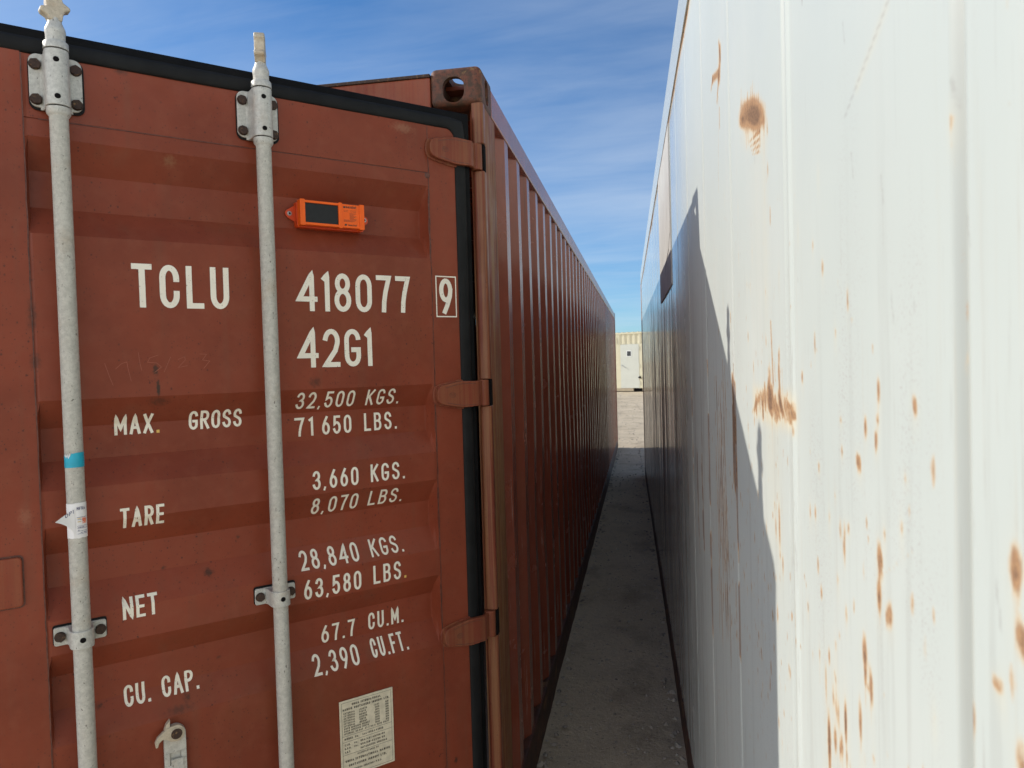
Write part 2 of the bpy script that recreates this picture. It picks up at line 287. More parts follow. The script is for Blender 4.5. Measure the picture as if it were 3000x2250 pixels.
# ------------------------------------------------------------------ stroke lettering
def arc(cx, cy, rx_, ry_, a0, a1, n=12):
    return [(cx + rx_ * math.cos(R(a0 + (a1 - a0) * k / n)), cy + ry_ * math.sin(R(a0 + (a1 - a0) * k / n))) for k in range(n + 1)]
O_ = arc(.5, .72, .5, .28, 0, 180) + arc(.5, .28, .5, .28, 180, 360) + [(1, .72)]
G = {  # glyph: (relative width, strokes in a unit box)
 'O': (.46, [O_]), '0': (.46, [O_]), 'C': (.46, [[(1, .70)] + arc(.5, .72, .5, .28, 0, 180) + arc(.5, .28, .5, .28, 180, 360) + [(1, .32)]]),
 'G': (.46, [[(1, .74)] + arc(.5, .74, .5, .26, 0, 180) + arc(.5, .26, .5, .26, 180, 360) + [(1, .44), (.56, .44)]]),
 'U': (.46, [[(0, 1)] + arc(.5, .28, .5, .28, 180, 360) + [(1, 1)]]), 'T': (.46, [[(0, 1), (1, 1)], [(.5, 1), (.5, 0)]]), 'L': (.42, [[(0, 1), (0, 0), (1, 0)]]),
 '1': (.20, [[(1, 0), (1, 1), (.0, .90)]]), '4': (.54, [[(.80, 0), (.80, 1), (0, .28), (1, .28)]]), '7': (.44, [[(0, 1), (1, 1), (.66, .55), (.52, .25), (.48, 0)]]),
 '8': (.46, [arc(.5, .77, .43, .23, -90, 270, 20), arc(.5, .27, .5, .27, 90, 450, 20)]),
 '9': (.46, [arc(.5, .69, .5, .31, 0, 360, 22), [(1, .69), (.94, .50), (.62, .2), (.34, 0)]]), '6': (.46, [arc(.5, .31, .5, .31, 0, 360, 22), [(0, .31), (.06, .50), (.38, .8), (.66, 1)]]),
 '2': (.46, [arc(.5, .72, .5, .28, 165, -20, 12) + [(.80, .42), (0, 0), (1, 0)]]), '3': (.46, [arc(.48, .76, .46, .24, 165, -75, 12) + [(.5, .52)] + arc(.48, .27, .52, .27, 80, -165, 12)]),
 '5': (.46, [[(.95, 1), (.15, 1), (.06, .52)] + arc(.48, .32, .52, .32, 140, -160, 14)]),
 'S': (.46, [arc(.5, .76, .48, .24, 12, 215, 12) + arc(.5, .25, .5, .25, 62, -168, 14)]), 'A': (.50, [[(0, 0), (.5, 1), (1, 0)], [(.2, .3), (.8, .3)]]),
 'B': (.46, [[(0, 0), (0, 1), (.55, 1)] + arc(.55, .77, .40, .23, 90, -90, 8) + [(0, .54)], [(.55, .54)] + arc(.55, .27, .45, .27, 90, -90, 8) + [(0, 0)]]),
 'D': (.46, [[(0, 0), (0, 1), (.4, 1)] + arc(.4, .65, .6, .35, 90, 0, 6) + arc(.4, .35, .6, .35, 0, -90, 6) + [(0, 0)]]),
 'E': (.42, [[(1, 1), (0, 1), (0, 0), (1, 0)], [(0, .52), (.85, .52)]]), 'F': (.42, [[(1, 1), (0, 1), (0, 0)], [(0, .52), (.85, .52)]]), 'H': (.46, [[(0, 0), (0, 1)], [(1, 0), (1, 1)], [(0, .5), (1, .5)]]),
 'I': (.12, [[(.5, 0), (.5, 1)]]), 'K': (.46, [[(0, 0), (0, 1)], [(1, 1), (0, .42)], [(.3, .58), (1, 0)]]), 'M': (.56, [[(0, 0), (0, 1), (.5, .25), (1, 1), (1, 0)]]), 'N': (.48, [[(0, 0), (0, 1), (1, 0), (1, 1)]]),
 'P': (.46, [[(0, 0), (0, 1), (.5, 1)] + arc(.5, .74, .5, .26, 90, -90, 8) + [(0, .48)]]), 'R': (.46, [[(0, 0), (0, 1), (.5, 1)] + arc(.5, .75, .5, .25, 90, -90, 8) + [(0, .5)], [(.45, .5), (1, 0)]]),
 'V': (.46, [[(0, 1), (.5, 0), (1, 1)]]), 'W': (.6, [[(0, 1), (.25, 0), (.5, .8), (.75, 0), (1, 1)]]), 'X': (.46, [[(0, 0), (1, 1)], [(0, 1), (1, 0)]]), 'Y': (.46, [[(0, 1), (.5, .5), (1, 1)], [(.5, .5), (.5, 0)]]),
 'Z': (.44, [[(0, 1), (1, 1), (0, 0), (1, 0)]]), '(': (.2, [[(1, 1), (.1, .75), (.1, .25), (1, 0)]]), ')': (.2, [[(0, 1), (.9, .75), (.9, .25), (0, 0)]]), '/': (.36, [[(0, 0), (1, 1)]]), '-': (.3, [[(0, .5), (1, .5)]]),
 'n': (.36, [[(0, 0), (0, .62)], arc(.5, .36, .5, .28, 180, 0, 8) + [(1, 0)]]), 'e': (.38, [[(0, .33), (1, .33)] + arc(.5, .33, .5, .33, 0, 310, 14)]), 'x': (.36, [[(0, 0), (1, .66)], [(0, .66), (1, 0)]]),
 'i': (.1, [[(.5, 0), (.5, .62)], [(.5, .82), (.5, .95)]]), 'o': (.4, [arc(.5, .33, .5, .33, 0, 360, 16)]), 't': (.28, [[(.4, .9), (.4, .1), (.9, 0)], [(0, .64), (1, .64)]]),
 'a': (.38, [arc(.5, .33, .5, .33, 0, 360, 14), [(1, .66), (1, 0)]]), 'p': (.38, [[(0, .66), (0, -.3)], arc(.5, .33, .5, .33, 0, 360, 14)]), 'g': (.38, [arc(.5, .33, .5, .33, 0, 360, 14), [(1, .66), (1, -.2), (.1, -.3)]]),
 'l': (.1, [[(.5, 0), (.5, 1)]]), 'y': (.36, [[(0, .66), (.5, 0)], [(1, .66), (.3, -.3)]]), 'd': (.38, [arc(.5, .33, .5, .33, 0, 360, 14), [(1, 1), (1, 0)]]),
}
def ribbon(mb, pts, th, fn, mat=0, lift=0.0, sub=None):
    """flat ribbon along 2-D pts; fn(p, q, lift) -> xyz"""
    if sub:
        out = [pts[0]]
        for a, b in zip(pts, pts[1:]):
            k = max(1, int(math.hypot(b[0] - a[0], b[1] - a[1]) / sub))
            out += [(a[0] + (b[0] - a[0]) * j / k, a[1] + (b[1] - a[1]) * j / k) for j in range(1, k + 1)]
        pts = out
    pts = [p for i, p in enumerate(pts) if i == 0 or math.hypot(p[0] - pts[i - 1][0], p[1] - pts[i - 1][1]) > 1e-7]
    closed = math.hypot(pts[0][0] - pts[-1][0], pts[0][1] - pts[-1][1]) < 1e-6 and len(pts) > 3
    n = len(pts); L = []
    for i in range(n):
        if closed: a, b, c = pts[i - 1] if i else pts[-2], pts[i], pts[i + 1] if i < n - 1 else pts[1]
        else: a, b, c = pts[max(0, i - 1)], pts[i], pts[min(n - 1, i + 1)]
        def nr(p, q):
            dx, dy = q[0] - p[0], q[1] - p[1]; l = math.hypot(dx, dy); return (-dy / l, dx / l) if l > 1e-9 else None
        n1, n2 = nr(a, b), nr(b, c); n1 = n1 or n2; n2 = n2 or n1
        mx, my = n1[0] + n2[0], n1[1] + n2[1]; l = math.hypot(mx, my) or 1e-6; mx /= l; my /= l
        k = min(1 / max(0.2, mx * n1[0] + my * n1[1]), 1.9) * th / 2
        L.append(((b[0] + mx * k, b[1] + my * k), (b[0] - mx * k, b[1] - my * k)))
    V = [(mb.bm.verts.new(fn(*p, lift)), mb.bm.verts.new(fn(*q, lift))) for p, q in L]
    for a, b in zip(V, V[1:]):
        f = mb.bm.faces.new((a[0], a[1], b[1], b[0])); f.material_index = mat
def text(mb, string, u0, u1, z0, z1, fn, th=0.15, mat=0, sub=None, gap=0.17, dotmat=None):
    """letters from u0 (reading start) to u1, baseline z0 to cap height z1; fn(u, z, lift)"""
    h = abs(z1 - z0); t = th * h; sg = 1 if u1 > u0 else -1
    adv = []; x = 0.0
    for ch in string:
        w = {'.': .15, ',': .15, ' ': .25}.get(ch) or G[ch][0]
        adv.append((ch, x, w)); x += w + gap
    k = abs(u1 - u0) / (x - gap)
    for ch, ax, w in adv:
        if ch == ' ': continue
        if ch in '.,':
            a, b = u0 + sg * ax * k, u0 + sg * (ax + w) * k; y0 = z0
            pts = [((a + b) / 2, z0), ((a + b) / 2, z0 + t * 1.05)]
            if ch == ',': pts = [((a + b) / 2 - sg * t * .55, z0 - t * .6), ((a + b) / 2, z0 + t * .95)]
            ribbon(mb, pts, t * (1.0 if ch == '.' else .8), fn, dotmat if (dotmat is not None and ch == '.') else mat, 0, sub); continue
        for si, st in enumerate(G[ch][1]):
            gw = w * k; tx = min(t, gw)
            P = [(u0 + sg * (ax * k + tx / 2 + p * (gw - tx)), z0 + t / 2 + q * (h - t)) for p, q in st]
            if math.hypot(P[0][0] - P[-1][0], P[0][1] - P[-1][1]) > 1e-6:
                for e, f in ((0, 1), (-1, -2)):
                    dx, dy = P[e][0] - P[f][0], P[e][1] - P[f][1]; l = math.hypot(dx, dy) or 1; P[e] = (P[e][0] + dx / l * t * .48, P[e][1] + dy / l * t * .48)
            ribbon(mb, P, t, fn, mat, si * 0.00012, sub)
        
# ================================================================== RED CONTAINER
red = thing("shipping_container", "rust red shipping container with corrugated sides, its grey-rodded right door standing ajar", "shipping container")
LEN, WID, HGT = 12.192, 2.438, 2.591
def corr_side(x_out, sgn, name):
    """vertical trapezoid corrugations; recess goes towards -sgn"""
    ys = [(0.18, 0.0), (0.215, 0.0)]; y = 0.215
    while y + 0.278 < LEN - 0.2:
        ys += [(y + 0.068, 1.0), (y + 0.138, 1.0), (y + 0.206, 0.0), (y + 0.278, 0.0)]; y += 0.278
    ys.append((LEN - 0.17, 0.0))
    zs = [0.14 + (2.49 - 0.14) * k / 30 for k in range(31)]
    rows = []
    for yy, d in ys:
        dn_ = lambda z: sum(k_ * math.exp(-((yy - y_) / a_) ** 2 - ((z - z_) / b_) ** 2) for y_, z_, a_, b_, k_ in ((1.15, 0.95, .25, .3, .012), (2.6, 1.6, .3, .35, .010), (3.9, 0.7, .4, .25, .016), (5.6, 1.3, .3, .5, .012), (7.7, 1.0, .4, .4, .016), (9.4, 1.7, .35, .4, .012)))
        rows.append([(x_out - sgn * (0.036 * d + dn_(z) + 0.0025 * math.sin(z * 1.7 + yy * 2.3) * math.sin(yy * 0.9 + 1)), yy + 0.0015 * math.sin(z * 2.6 + yy * 5), z) for z in zs])
    mb = MB(); mb.grid(rows); return mb.build(name, M_SIDE, red)
corr_side(-0.008, 1, "side_panel"); corr_side(-WID + 0.008, -1, "side_panel")
def rail(name, x0, x1, z0, z1, mat, par, y0=0.17, y1=LEN - 0.17, bev=0.006):
    mb = MB()
    n = 30
    P = [(x0, z0), (x1, z0), (x1, z1), (x0, z1)]
    mb.prism([(x0, z0), (x1, z0), (x1, z1), (x0, z1)], lambda p, q, t: (p, t, q), y0, y1)
    return mb.build(name, mat, par, bevel=bev)
rail("top_rail", -0.062, -0.002, 2.482, 2.575, M_SIDE, red); rail("top_rail", -WID + 0.002, -WID + 0.062, 2.482, 2.575, M_SIDE, red)
M_LOW = rusty("shaded_bottom_rail", (0.05, 0.026, 0.018), (0.11, 0.042, 0.027), 12)  # dark brown stands in for the shadow line along the container bases
rail("bottom_rail", -0.05, -0.003, -0.05, 0.15, M_LOW, red); rail("bottom_rail", -WID + 0.003, -WID + 0.05, -0.05, 0.15, M_LOW, red)
mb = MB(); mb.box(-WID + 0.06, -0.06, 0.1, LEN - 0.06, 2.555, 2.568); mb.build("roof", M_SIDE, red)
mb = MB(); mb.box(-WID + 0.05, -0.05, 0.1, LEN - 0.06, 0.05, 0.16); mb.build("floor", M_INNER, red)
mb = MB(); mb.box(-WID + 0.06, -0.06, LEN - 0.06, LEN - 0.02, 0.13, 2.5); mb.build("end_wall", M_SIDE, red)
# corner castings
def casting_mesh():
    a = MB(); a.box(-0.162, 0, 0, 0.178, -0.118, 0)
    cin = MB(); cin.box(-0.136, -0.022, 0.020, 0.156, -0.096, -0.024)
    ctop = MB(); ctop.prism([(p, q) for p, q in rrect(-0.081 - 0.0318, -0.081 + 0.0318, 0.028, 0.150, 0.031)], XY, -0.06, 0.03)
    cfr = MB(); cfr.prism(rrect(-0.1210, -0.0530, -0.1085, -0.0310, 0.030, corners=(1, 1, 1, 1)), XZ, -0.03, 0.06)
    csd = MB(); csd.prism(rrect(0.089 - 0.0255, 0.089 + 0.0255, -0.0985, -0.0195, 0.0250), lambda p, q, t: (t, p, q), -0.06, 0.03)
    return boolean_cut(a.bm, [cin.bm, ctop.bm, cfr.bm, csd.bm], bevel=0.019)
cast_me = casting_mesh()
def castings(par, x0, x1, y0, y1, z0, z1, mat):
    me = cast_me.copy(); first = None
    for (x, sx) in ((x1, 1), (x0, -1)):
        for (y, sy) in ((y0, 1), (y1, -1)):
            for (z, sz) in ((z1, 1), (z0, -1)):
                if first is None:
                    first = o = link("corner_casting", me, mat, par, smooth=35)
                else:
                    o = first.copy(); COL.objects.link(o); o.parent = par
                o.location = (x, y, z); o.scale = (sx, sy, sz)
castings(red, -WID, 0, 0, LEN, 0, HGT, M_CAST)
# corner posts
HZ = (2.306, 1.579, 0.855, 0.27)                       # hinge heights
def tube_poly(cx, cy, r, n=20): return [(cx + r * math.cos(2 * math.pi * k / n), cy + r * math.sin(2 * math.pi * k / n)) for k in range(n)]
mb = MB()
mb.prism([(-0.050, 0.060), (-0.034, 0.034), (-0.006, 0.034), (0.0005, 0.040), (0.0005, 0.205), (-0.006, 0.218), (-0.05, 0.218)], XY, 0.117, 2.474)
edges = [2.474] + [e for h in HZ for e in (h + 0.042, h - 0.042)] + [0.118]
for a, b in zip(edges[0::2], edges[1::2]):
    mb.prism(rrect(-0.0335, 0.0045, -0.0035, 0.0335, 0.0105, 6), XY, b, a, mat=1)
for h in HZ: mb.box(-0.012, 0.0032, 0.006, 0.0335, h - 0.0415, h + 0.0415, 2)
mb.build("corner_post", [M_POST, M_TUBE, M_HOLE], red, bevel=0.002, seg=1, smooth=40)
for (x, sx, y, sy) in ((-WID, -1, 0, 1), (0, 1, LEN, -1), (-WID, -1, LEN, -1)):
    mb = MB(); mb.box(x - sx * 0.05 if sx > 0 else x, x if sx > 0 else x + 0.05, min(y, y + sy * 0.2), max(y, y + sy * 0.2), 0.117, 2.474); mb.build("corner_post", M_FRAME, red, bevel=0.004)
mb = MB(); mb.box(-WID + 0.162, -0.1622, 0.004, 0.10, 2.44, 2.566); mb.build("door_header", M_FRAME, red, bevel=0.004)
mb = MB(); mb.box(-WID + 0.162, -0.1622, 0.001, 0.12, 2.5665, 2.577); mb.build("header_edge", M_BOLT, red, bevel=0.002)
mb = MB(); mb.box(-WID + 0.05, -0.05, 0.004, 0.10, 0.03, 0.13); mb.build("door_sill", M_FRAME, red, bevel=0.004)

# ------------------------------------------------------------------ right door (door-local frame: x from the hinge to the free edge, y outwards, z up)
TH = R(44.559)
door = MB()
K = [(2.6, 0), (2.195, 0), (2.128, 1), (2.046, 1), (1.982, 0), (1.613, 0), (1.549, 1), (1.473, 1), (1.412, 0), (1.33, 0), (1.263, 1), (1.187, 1), (1.122, 0), (1.045, 0), (0.983, 1), (0.905, 1), (0.838, 0), (0, 0)]
kz = np.array([k[0] for k in K][::-1]); kd = -0.043 * np.array([k[1] for k in K][::-1])
def prof(z): return float(np.interp(z, kz, kd))
zl = [2.377, 2.2350, 2.2343, 2.2325, 2.2318, 0.838, 0.13] + [k[0] for k in K if 0.2 < k[0] < 2.3]
zz = sorted(set(zl), reverse=True); zs = []
for a, b in zip(zz, zz[1:]):
    k = max(1, int((a - b) / 0.03)); zs += [a + (b - a) * j / k for j in range(k)]
    if a - b > 0.02:
        zs += [a - 0.004, b + 0.004]
zs.append(zz[-1]); zs = sorted(set(zs), reverse=True)
ws = [0.1508, 0.1520, 0.1560, 0.1620, 0.1660] + [0.18 + (1.115 - 0.18) * k / 26 for k in range(27)] + [1.128, 1.1385, 1.1440, 1.1455]
fw = [0, 0.0, 0.50, 0.98, 1.0] + [1] * 27 + [1, 1.0, 0.05, 0]
rows = []
for z in zs:
    gro = -0.0025 if 2.2322 < z < 2.2346 else 0.0
    row = []
    for w, f in zip(ws, fw):
        dent = 0.0022 * math.sin(w * 5.3 + z * 2.7) * math.sin(z * 4.1 - w * 2.2) + 0.0012 * math.sin(w * 17 + 1) * math.sin(z * 13)
        row.append((w, f * prof(z) + gro + f * dent, z))
    rows.append(row)
door.grid(rows)
def wp(u, z, lift):                                     # point on the painted door face
    dent = 0.0022 * math.sin(u * 5.3 + z * 2.7) * math.sin(z * 4.1 - u * 2.2) + 0.0012 * math.sin(u * 17 + 1) * math.sin(z * 13)
    f = 0.0 if u < 0.15 else 1.0
    return (u, f * (prof(z) + dent) + 0.0011 + lift, z)
WL = 1.262
door.box(0.056, 0.1490, -0.05, 0.0, 0.125, 2.377)       # hinge-side stile
door.box(1.1470, WL, -0.05, 0.0025, 0.125, 2.377)      # free-edge stile
door.box(0.1492, 1.1468, -0.055, -0.045, 0.125, 2.376)  # back sheet
D = door.build("door", M_DOOR, red, recalc=True)
D.location = (-0.03, -0.03, 0); D.rotation_euler = (0, 0, math.pi + TH)
# weld beads around the panel
mb = MB()
pts = [(0.1500 + 0.0012 * math.sin(k * 1.7), 2.372 - k * 0.02) for k in range(112)]
ribbon(mb, pts, 0.0022, lambda u, z, l: (u, 0.0006, z)); ribbon(mb, [(1.1462 + random.uniform(-.0008, .0008), 2.372 - k * 0.025) for k in range(90)], 0.0024, lambda u, z, l: (u, 0.0032, z))
ribbon(mb, [(0.158 + k * 0.02, 2.2334) for k in range(49)], 0.0019, lambda u, z, l: (u, 0.0004 + 0.0022 * 0, z))
for z0_, z1_, w_ in ((1.978, 2.198, 0.0055), (1.410, 1.615, 0.0030), (1.120, 1.332, 0.0032), (0.836, 1.047, 0.0036)):
    ribbon(mb, [(0.1512 + 0.0010 * math.sin(j * 1.3) + 0.0022 * math.sin(math.pi * j / 14), z0_ + (z1_ - z0_) * j / 14) for j in range(15)], w_ * 0.6, lambda u, z, l: (u, 0.0009, z))
for cx_, cz_ in ((0.1545, 2.226),):
    mb.lathe(cx_, cz_, [(-0.002, 0.010), (0.001, 0.009), (0.003, 0.005)], 12, axis='y')
mb.build("weld_seam", M_WELD, D, recalc=False)
# gasket: fat outer bulb on the door edge plus a thinner lip beyond it
mb = MB()
def gas(profile, mat):
    """profile (d, off): d = distance outwards from the leaf; swept up the hinge edge and along the top"""
    rings = []
    rings.append([(0.056 - d, o, 0.12) for d, o in profile]); rings.append([(0.056 - d, o, 2.34) for d, o in profile])
    for k in range(7):
        a = R(90 * k / 6); rc = 0.030
        c = (0.056 + rc, 2.377 - rc)
        rr = []
        for d, o in profile:
            # the outer corner stays nearly square, the inner one is rounded
            rad = rc + d; x = c[0] - rad * math.cos(a); z = c[1] + rad * math.sin(a)
            sq = max(abs(math.cos(a)), abs(math.sin(a))); f = 1 + (1 / sq - 1) * min(1, d / 0.05)
            x = c[0] - rad * f * math.cos(a); z = c[1] + rad * f * math.sin(a)
            rr.append((x, o, z))
        rings.append(rr)
    rings.append([(WL, o, 2.377 + d) for d, o in profile])
    V = [[mb.bm.verts.new(p) for p in r] for r in rings]; n = len(profile)
    for a, b in zip(V, V[1:]):
        for j in range(n - 1):
            f = mb.bm.faces.new((a[j], a[j + 1], b[j + 1], b[j])); f.material_index = mat
gas([(-0.004, -0.05), (-0.004, 0.0015), (0.000, 0.005), (0.010, 0.0075), (0.024, 0.0070), (0.031, 0.0040), (0.033, -0.002), (0.033, -0.05)], 0)
gas([(0.032, -0.05), (0.032, -0.004), (0.046, -0.004), (0.0540, -0.009), (0.0550, -0.05)], 1)
mb.build("door_gasket", [M_RUBBER, M_LIP], D, smooth=50)
# corner fillet of paint between gasket and leaf is the rounded gasket itself; hinges
def hinge(zc):
    mb = MB()
    out = [(0.030, 0.0385), (0.066, 0.0395), (0.100, 0.0345), (0.132, 0.0285), (0.145, 0.0240), (0.1510, 0.0130), (0.1525, -0.0020), (0.1505, -0.0150), (0.144, -0.0240), (0.130, -0.0290), (0.098, -0.0350), (0.064, -0.0400), (0.030, -0.0395)]
    mb.prism([(0.002 + p * 1.035, zc - 0.0005 + q * 1.12) for p, q in out], XZ, 0.001, 0.0050)
    mb.prism([(p, zc + q) for p, q in out], XZ, 0.004, 0.0200)
    # arm that wraps back to the pin barrel
    arm = [(0.034, 0.0200), (0.014, 0.0190), (0.004, 0.0150), (-0.003, 0.0080), (-0.010, 0.0010), (-0.022, -0.004), (-0.022, -0.022), (-0.008, -0.006), (0.012, 0.003), (0.034, 0.005)]
    mb.prism(arm, XY, zc - 0.0385, zc + 0.0380)
    mb.lathe(-0.0280, -0.0150, [(zc - 0.0400, 0.0180), (zc + 0.0400, 0.0180)], 22)
    h = mb.build("hinge", M_HINGE, D, bevel=0.0028, seg=3, smooth=35)
    g = MB()
    ribbon(g, [(0.125, zc + 0.021), (0.095, zc + 0.0275), (0.066, zc + 0.0315), (0.020, zc + 0.0305)], 0.0017, lambda u, z, l: (u, 0.0205 - max(0, 0.03 - u) * 0.06, z))
    ribbon(g, [(0.118, zc - 0.024), (0.095, zc - 0.0290), (0.066, zc - 0.0335), (0.020, zc - 0.0330)], 0.0015, lambda u, z, l: (u, 0.0205 - max(0, 0.03 - u) * 0.06, z))
    ribbon(g, [(0.102 + 0.0105 * math.cos(a * 0.3), zc - 0.001 + 0.0068 * math.sin(a * 0.3)) for a in range(22)], 0.0013, lambda u, z, l: (u, 0.0206, z))
    for dx in (-0.005, 0.0, 0.005): ribbon(g, [(0.102 + dx - 0.002, zc - 0.003), (0.102 + dx, zc + 0.002), (0.102 + dx + 0.002, zc - 0.003)], 0.001, lambda u, z, l: (u, 0.0206, z))
    g.build("hinge_marking", M_WELD, D, recalc=False)
for zc in HZ: hinge(zc)
# left-edge plate with welded outline
mb = MB(); mb.prism(rrect(1.1815, 1.29, 1.166, 1.281, 0.010), XZ, 0.0015, 0.0040); mb.build("plate_weld", M_WELD, D)
mb = MB(); mb.prism(rrect(1.1850, 1.29, 1.1695, 1.2775, 0.009), XZ, 0.003, 0.0130); mb.build("stop_plate", M_FRAME, D, bevel=0.003)

# locking rods, brackets, bolts
def hexpoly(cx, cz, r, rot=0.0): return [(cx + r * math.cos(R(60 * k) + rot), cz + r * math.sin(R(60 * k) + rot)) for k in range(6)]
def rod(w, cam_turn):
    yc = 0.050
    mb = MB()
    mb.lathe(w, yc, [(0.10, 0.0185), (2.2270, 0.0185), (2.2300, 0.0205), (2.2345, 0.0235), (2.2465, 0.0238)], 28)
    mb.lathe(w, yc, [(2.3715, 0.0244), (2.3850, 0.0244), (2.3875, 0.0225), (2.3890, 0.0190), (2.4030, 0.0192), (2.4100, 0.0205), (2.4165, 0.0195), (2.4230, 0.0165), (2.4300, 0.0138), (2.4380, 0.0130)], 28)
    mb.lathe(w, yc, [(2.2460, 0.0200), (2.3720, 0.0200)], 20, mat=1)
    o = mb.build("locking_rod", [M_GALV, M_HOLE], D, smooth=45)
    # cam head: hooked claw
    c = MB(); ca, sa = math.cos(cam_turn), math.sin(cam_turn)
    out = [(-0.0125, 2.432), (0.0125, 2.432), (0.0165, 2.440), (0.0270, 2.446), (0.0290, 2.452), (0.0265, 2.4575), (0.0160, 2.4590), (0.0175, 2.470), (0.0165, 2.484), (0.0215, 2.492), (0.0180, 2.503), (0.0040, 2.507), (-0.0100, 2.505), (-0.0150, 2.495), (-0.0130, 2.484), (-0.0150, 2.474), (-0.0275, 2.466), (-0.0300, 2.460), (-0.0190, 2.455), (-0.0150, 2.446)]
    def fn(p, q, t): return (w + p * ca - t * sa, yc + p * sa + t * ca, q)
    c.prism(out, fn, -0.0125, 0.0125)
    c.build("locking_cam", M_CAM, D, bevel=0.0035, seg=3, smooth=50)
    # top bracket
    b = MB(); z0, z1 = 2.256, 2.372
    b.prism(rrect(w - 0.0505, w + 0.0505, z0, z1, 0.017, 6), XZ, 0.004, 0.0115)
    sad = [(w - 0.031, 0.010), (w - 0.0265, 0.0145), (w - 0.0240, 0.024), (w - 0.0238, yc)] + [(w - 0.0238 * math.cos(R(180 * k / 14)), yc + 0.0238 * math.sin(R(180 * k / 14))) for k in range(1, 14)] + [(w + 0.0238, yc), (w + 0.0240, 0.024), (w + 0.0265, 0.0145), (w + 0.031, 0.010)]
    b.prism(sad, XY, 2.2495, 2.3690)
    for z in (2.345, 2.267):
        b.lathe(w + 0.002, z, [(yc + 0.0220, 0.0062), (yc + 0.0244, 0.0060)], 14, mat=1, axis='y')
    b.build("rod_bracket", [M_GALV, M_HOLE], D, bevel=0.0014, smooth=45)
    p = MB(); p.prism(rrect(w - 0.0545, w + 0.0520, z0 - 0.0045, z1 - 0.0015, 0.017, 6), XZ, 0.0005, 0.0045); p.build("bracket_pad", M_RUBBER, D)
    for dx in (-0.0385, 0.0385):
        for z in (2.348, 2.272):
            k = MB(); rot = random.uniform(0, 1)
            k.lathe(w + dx, z, [(0.0112, 0.0125), (0.0130, 0.0125)], 16, axis='y'); k.prism(hexpoly(w + dx, z, 0.0116, rot), XZ, 0.0128, 0.0200)
            k.build("bolt", M_BOLT, D, bevel=0.0012)
    # guide clamps
    for zc in (1.0875, 0.36):
        b = MB()
        b.prism(rrect(w - 0.0515, w + 0.0515, zc - 0.0205, zc + 0.0205, 0.005), XZ, 0.0035, 0.0100)
        b.prism([(p_, q_ - 0.0005) for p_, q_ in sad], XY, zc - 0.0195, zc + 0.0195)
        b.lathe(w, zc + 0.001, [(yc + 0.0220, 0.0062), (yc + 0.0244, 0.0060)], 14, mat=1, axis='y')
        b.build("rod_clamp", [M_GALV, M_HOLE], D, bevel=0.0014, smooth=45)
        p = MB(); p.prism(rrect(w - 0.0535, w + 0.0530, zc - 0.0205, zc + 0.0250, 0.005), XZ, 0.0005, 0.0040); p.build("bracket_pad", M_RUBBER, D)
        for dx in (-0.0395, 0.0395):
            k = MB(); k.lathe(w + dx, zc - 0.0005, [(0.0098, 0.0118), (0.0115, 0.0118)], 16, axis='y'); k.prism(hexpoly(w + dx, zc - 0.0005, 0.0110, random.uniform(0, 1)), XZ, 0.0112, 0.0185); k.build("bolt", M_BOLT, D, bevel=0.0012)
RODS = (1.0815, 0.6430)
rod(RODS[0], R(8)); rod(RODS[1], R(68))
# handle keeper near the bottom of the picture
mb = MB()
cx_, cz_, r_ = 0.8965, 0.7985, 0.0245
mb.prism([(cx_ + r_ * math.cos(R(180 * k / 14)), cz_ + r_ * math.sin(R(180 * k / 14))) for k in range(15)] + [(cx_ - r_, 0.757), (cx_ + r_, 0.757)], XZ, 0.004, 0.016)
mb.box(cx_ - r_, cx_ - 0.0125, 0.004, 0.016, 0.727, 0.757); mb.box(cx_ + 0.0125, cx_ + r_, 0.004, 0.016, 0.727, 0.757); mb.box(cx_ - r_, cx_ + r_, 0.004, 0.016, 0.60, 0.727)
mb.box(cx_ - 0.0125, cx_ + 0.0125, 0.004, 0.0095, 0.727, 0.757)
mb.box(cx_ - 0.0165, cx_ + 0.0105, 0.0140, 0.0200, 0.712, 0.741)
mb.build("handle_keeper", M_GALV, D, bevel=0.0012)
mb = MB()
lat = [(0.8745, 0.806)] + arc(0.8955, 0.806, 0.0205, 0.0215, 0, 110, 8)[1:]
lat = arc(0.8955, 0.8055, 0.0195, 0.0200, -60, 100, 10) + [(0.9050, 0.8265), (0.9150, 0.8200), (0.9260, 0.8130), (0.9360, 0.8050), (0.9405, 0.7950), (0.9400, 0.7850), (0.9360, 0.7830), (0.9330, 0.7910), (0.9270, 0.7985), (0.9180, 0.7955), (0.9060, 0.7870)]
lat = [(2 * 0.8955 - p if False else p, q) for p, q in lat]
# hub sits right (towards the hinge), beak points to the free edge
hub = [(0.8955 - 0.0195 * math.cos(R(a)), 0.8055 + 0.0200 * math.sin(R(a))) for a in range(-70, 111, 15)]
mb.prism(hub + [(0.9100, 0.8240), (0.9250, 0.8150), (0.9360, 0.8060), (0.9415, 0.7940), (0.9400, 0.7830), (0.9360, 0.7835), (0.9325, 0.7930), (0.9250, 0.7985), (0.9160, 0.7960), (0.9060, 0.7880)], XZ, 0.0165, 0.0260)
mb.prism([(0.9080, 0.8230), (0.9205, 0.8170), (0.9160, 0.8300), (0.9070, 0.8400)], XZ, 0.0100, 0.0240)
mb.lathe(0.8945, 0.8055, [(0.025, 0.0150), (0.0285, 0.0150)], 20, axis='y')
mb.lathe(0.8945, 0.8055, [(0.028, 0.0130), (0.0292, 0.0125)], 20, mat=1, axis='y')
mb.build("keeper_latch", [M_CAM, M_BOLT], D, bevel=0.0012, smooth=40)
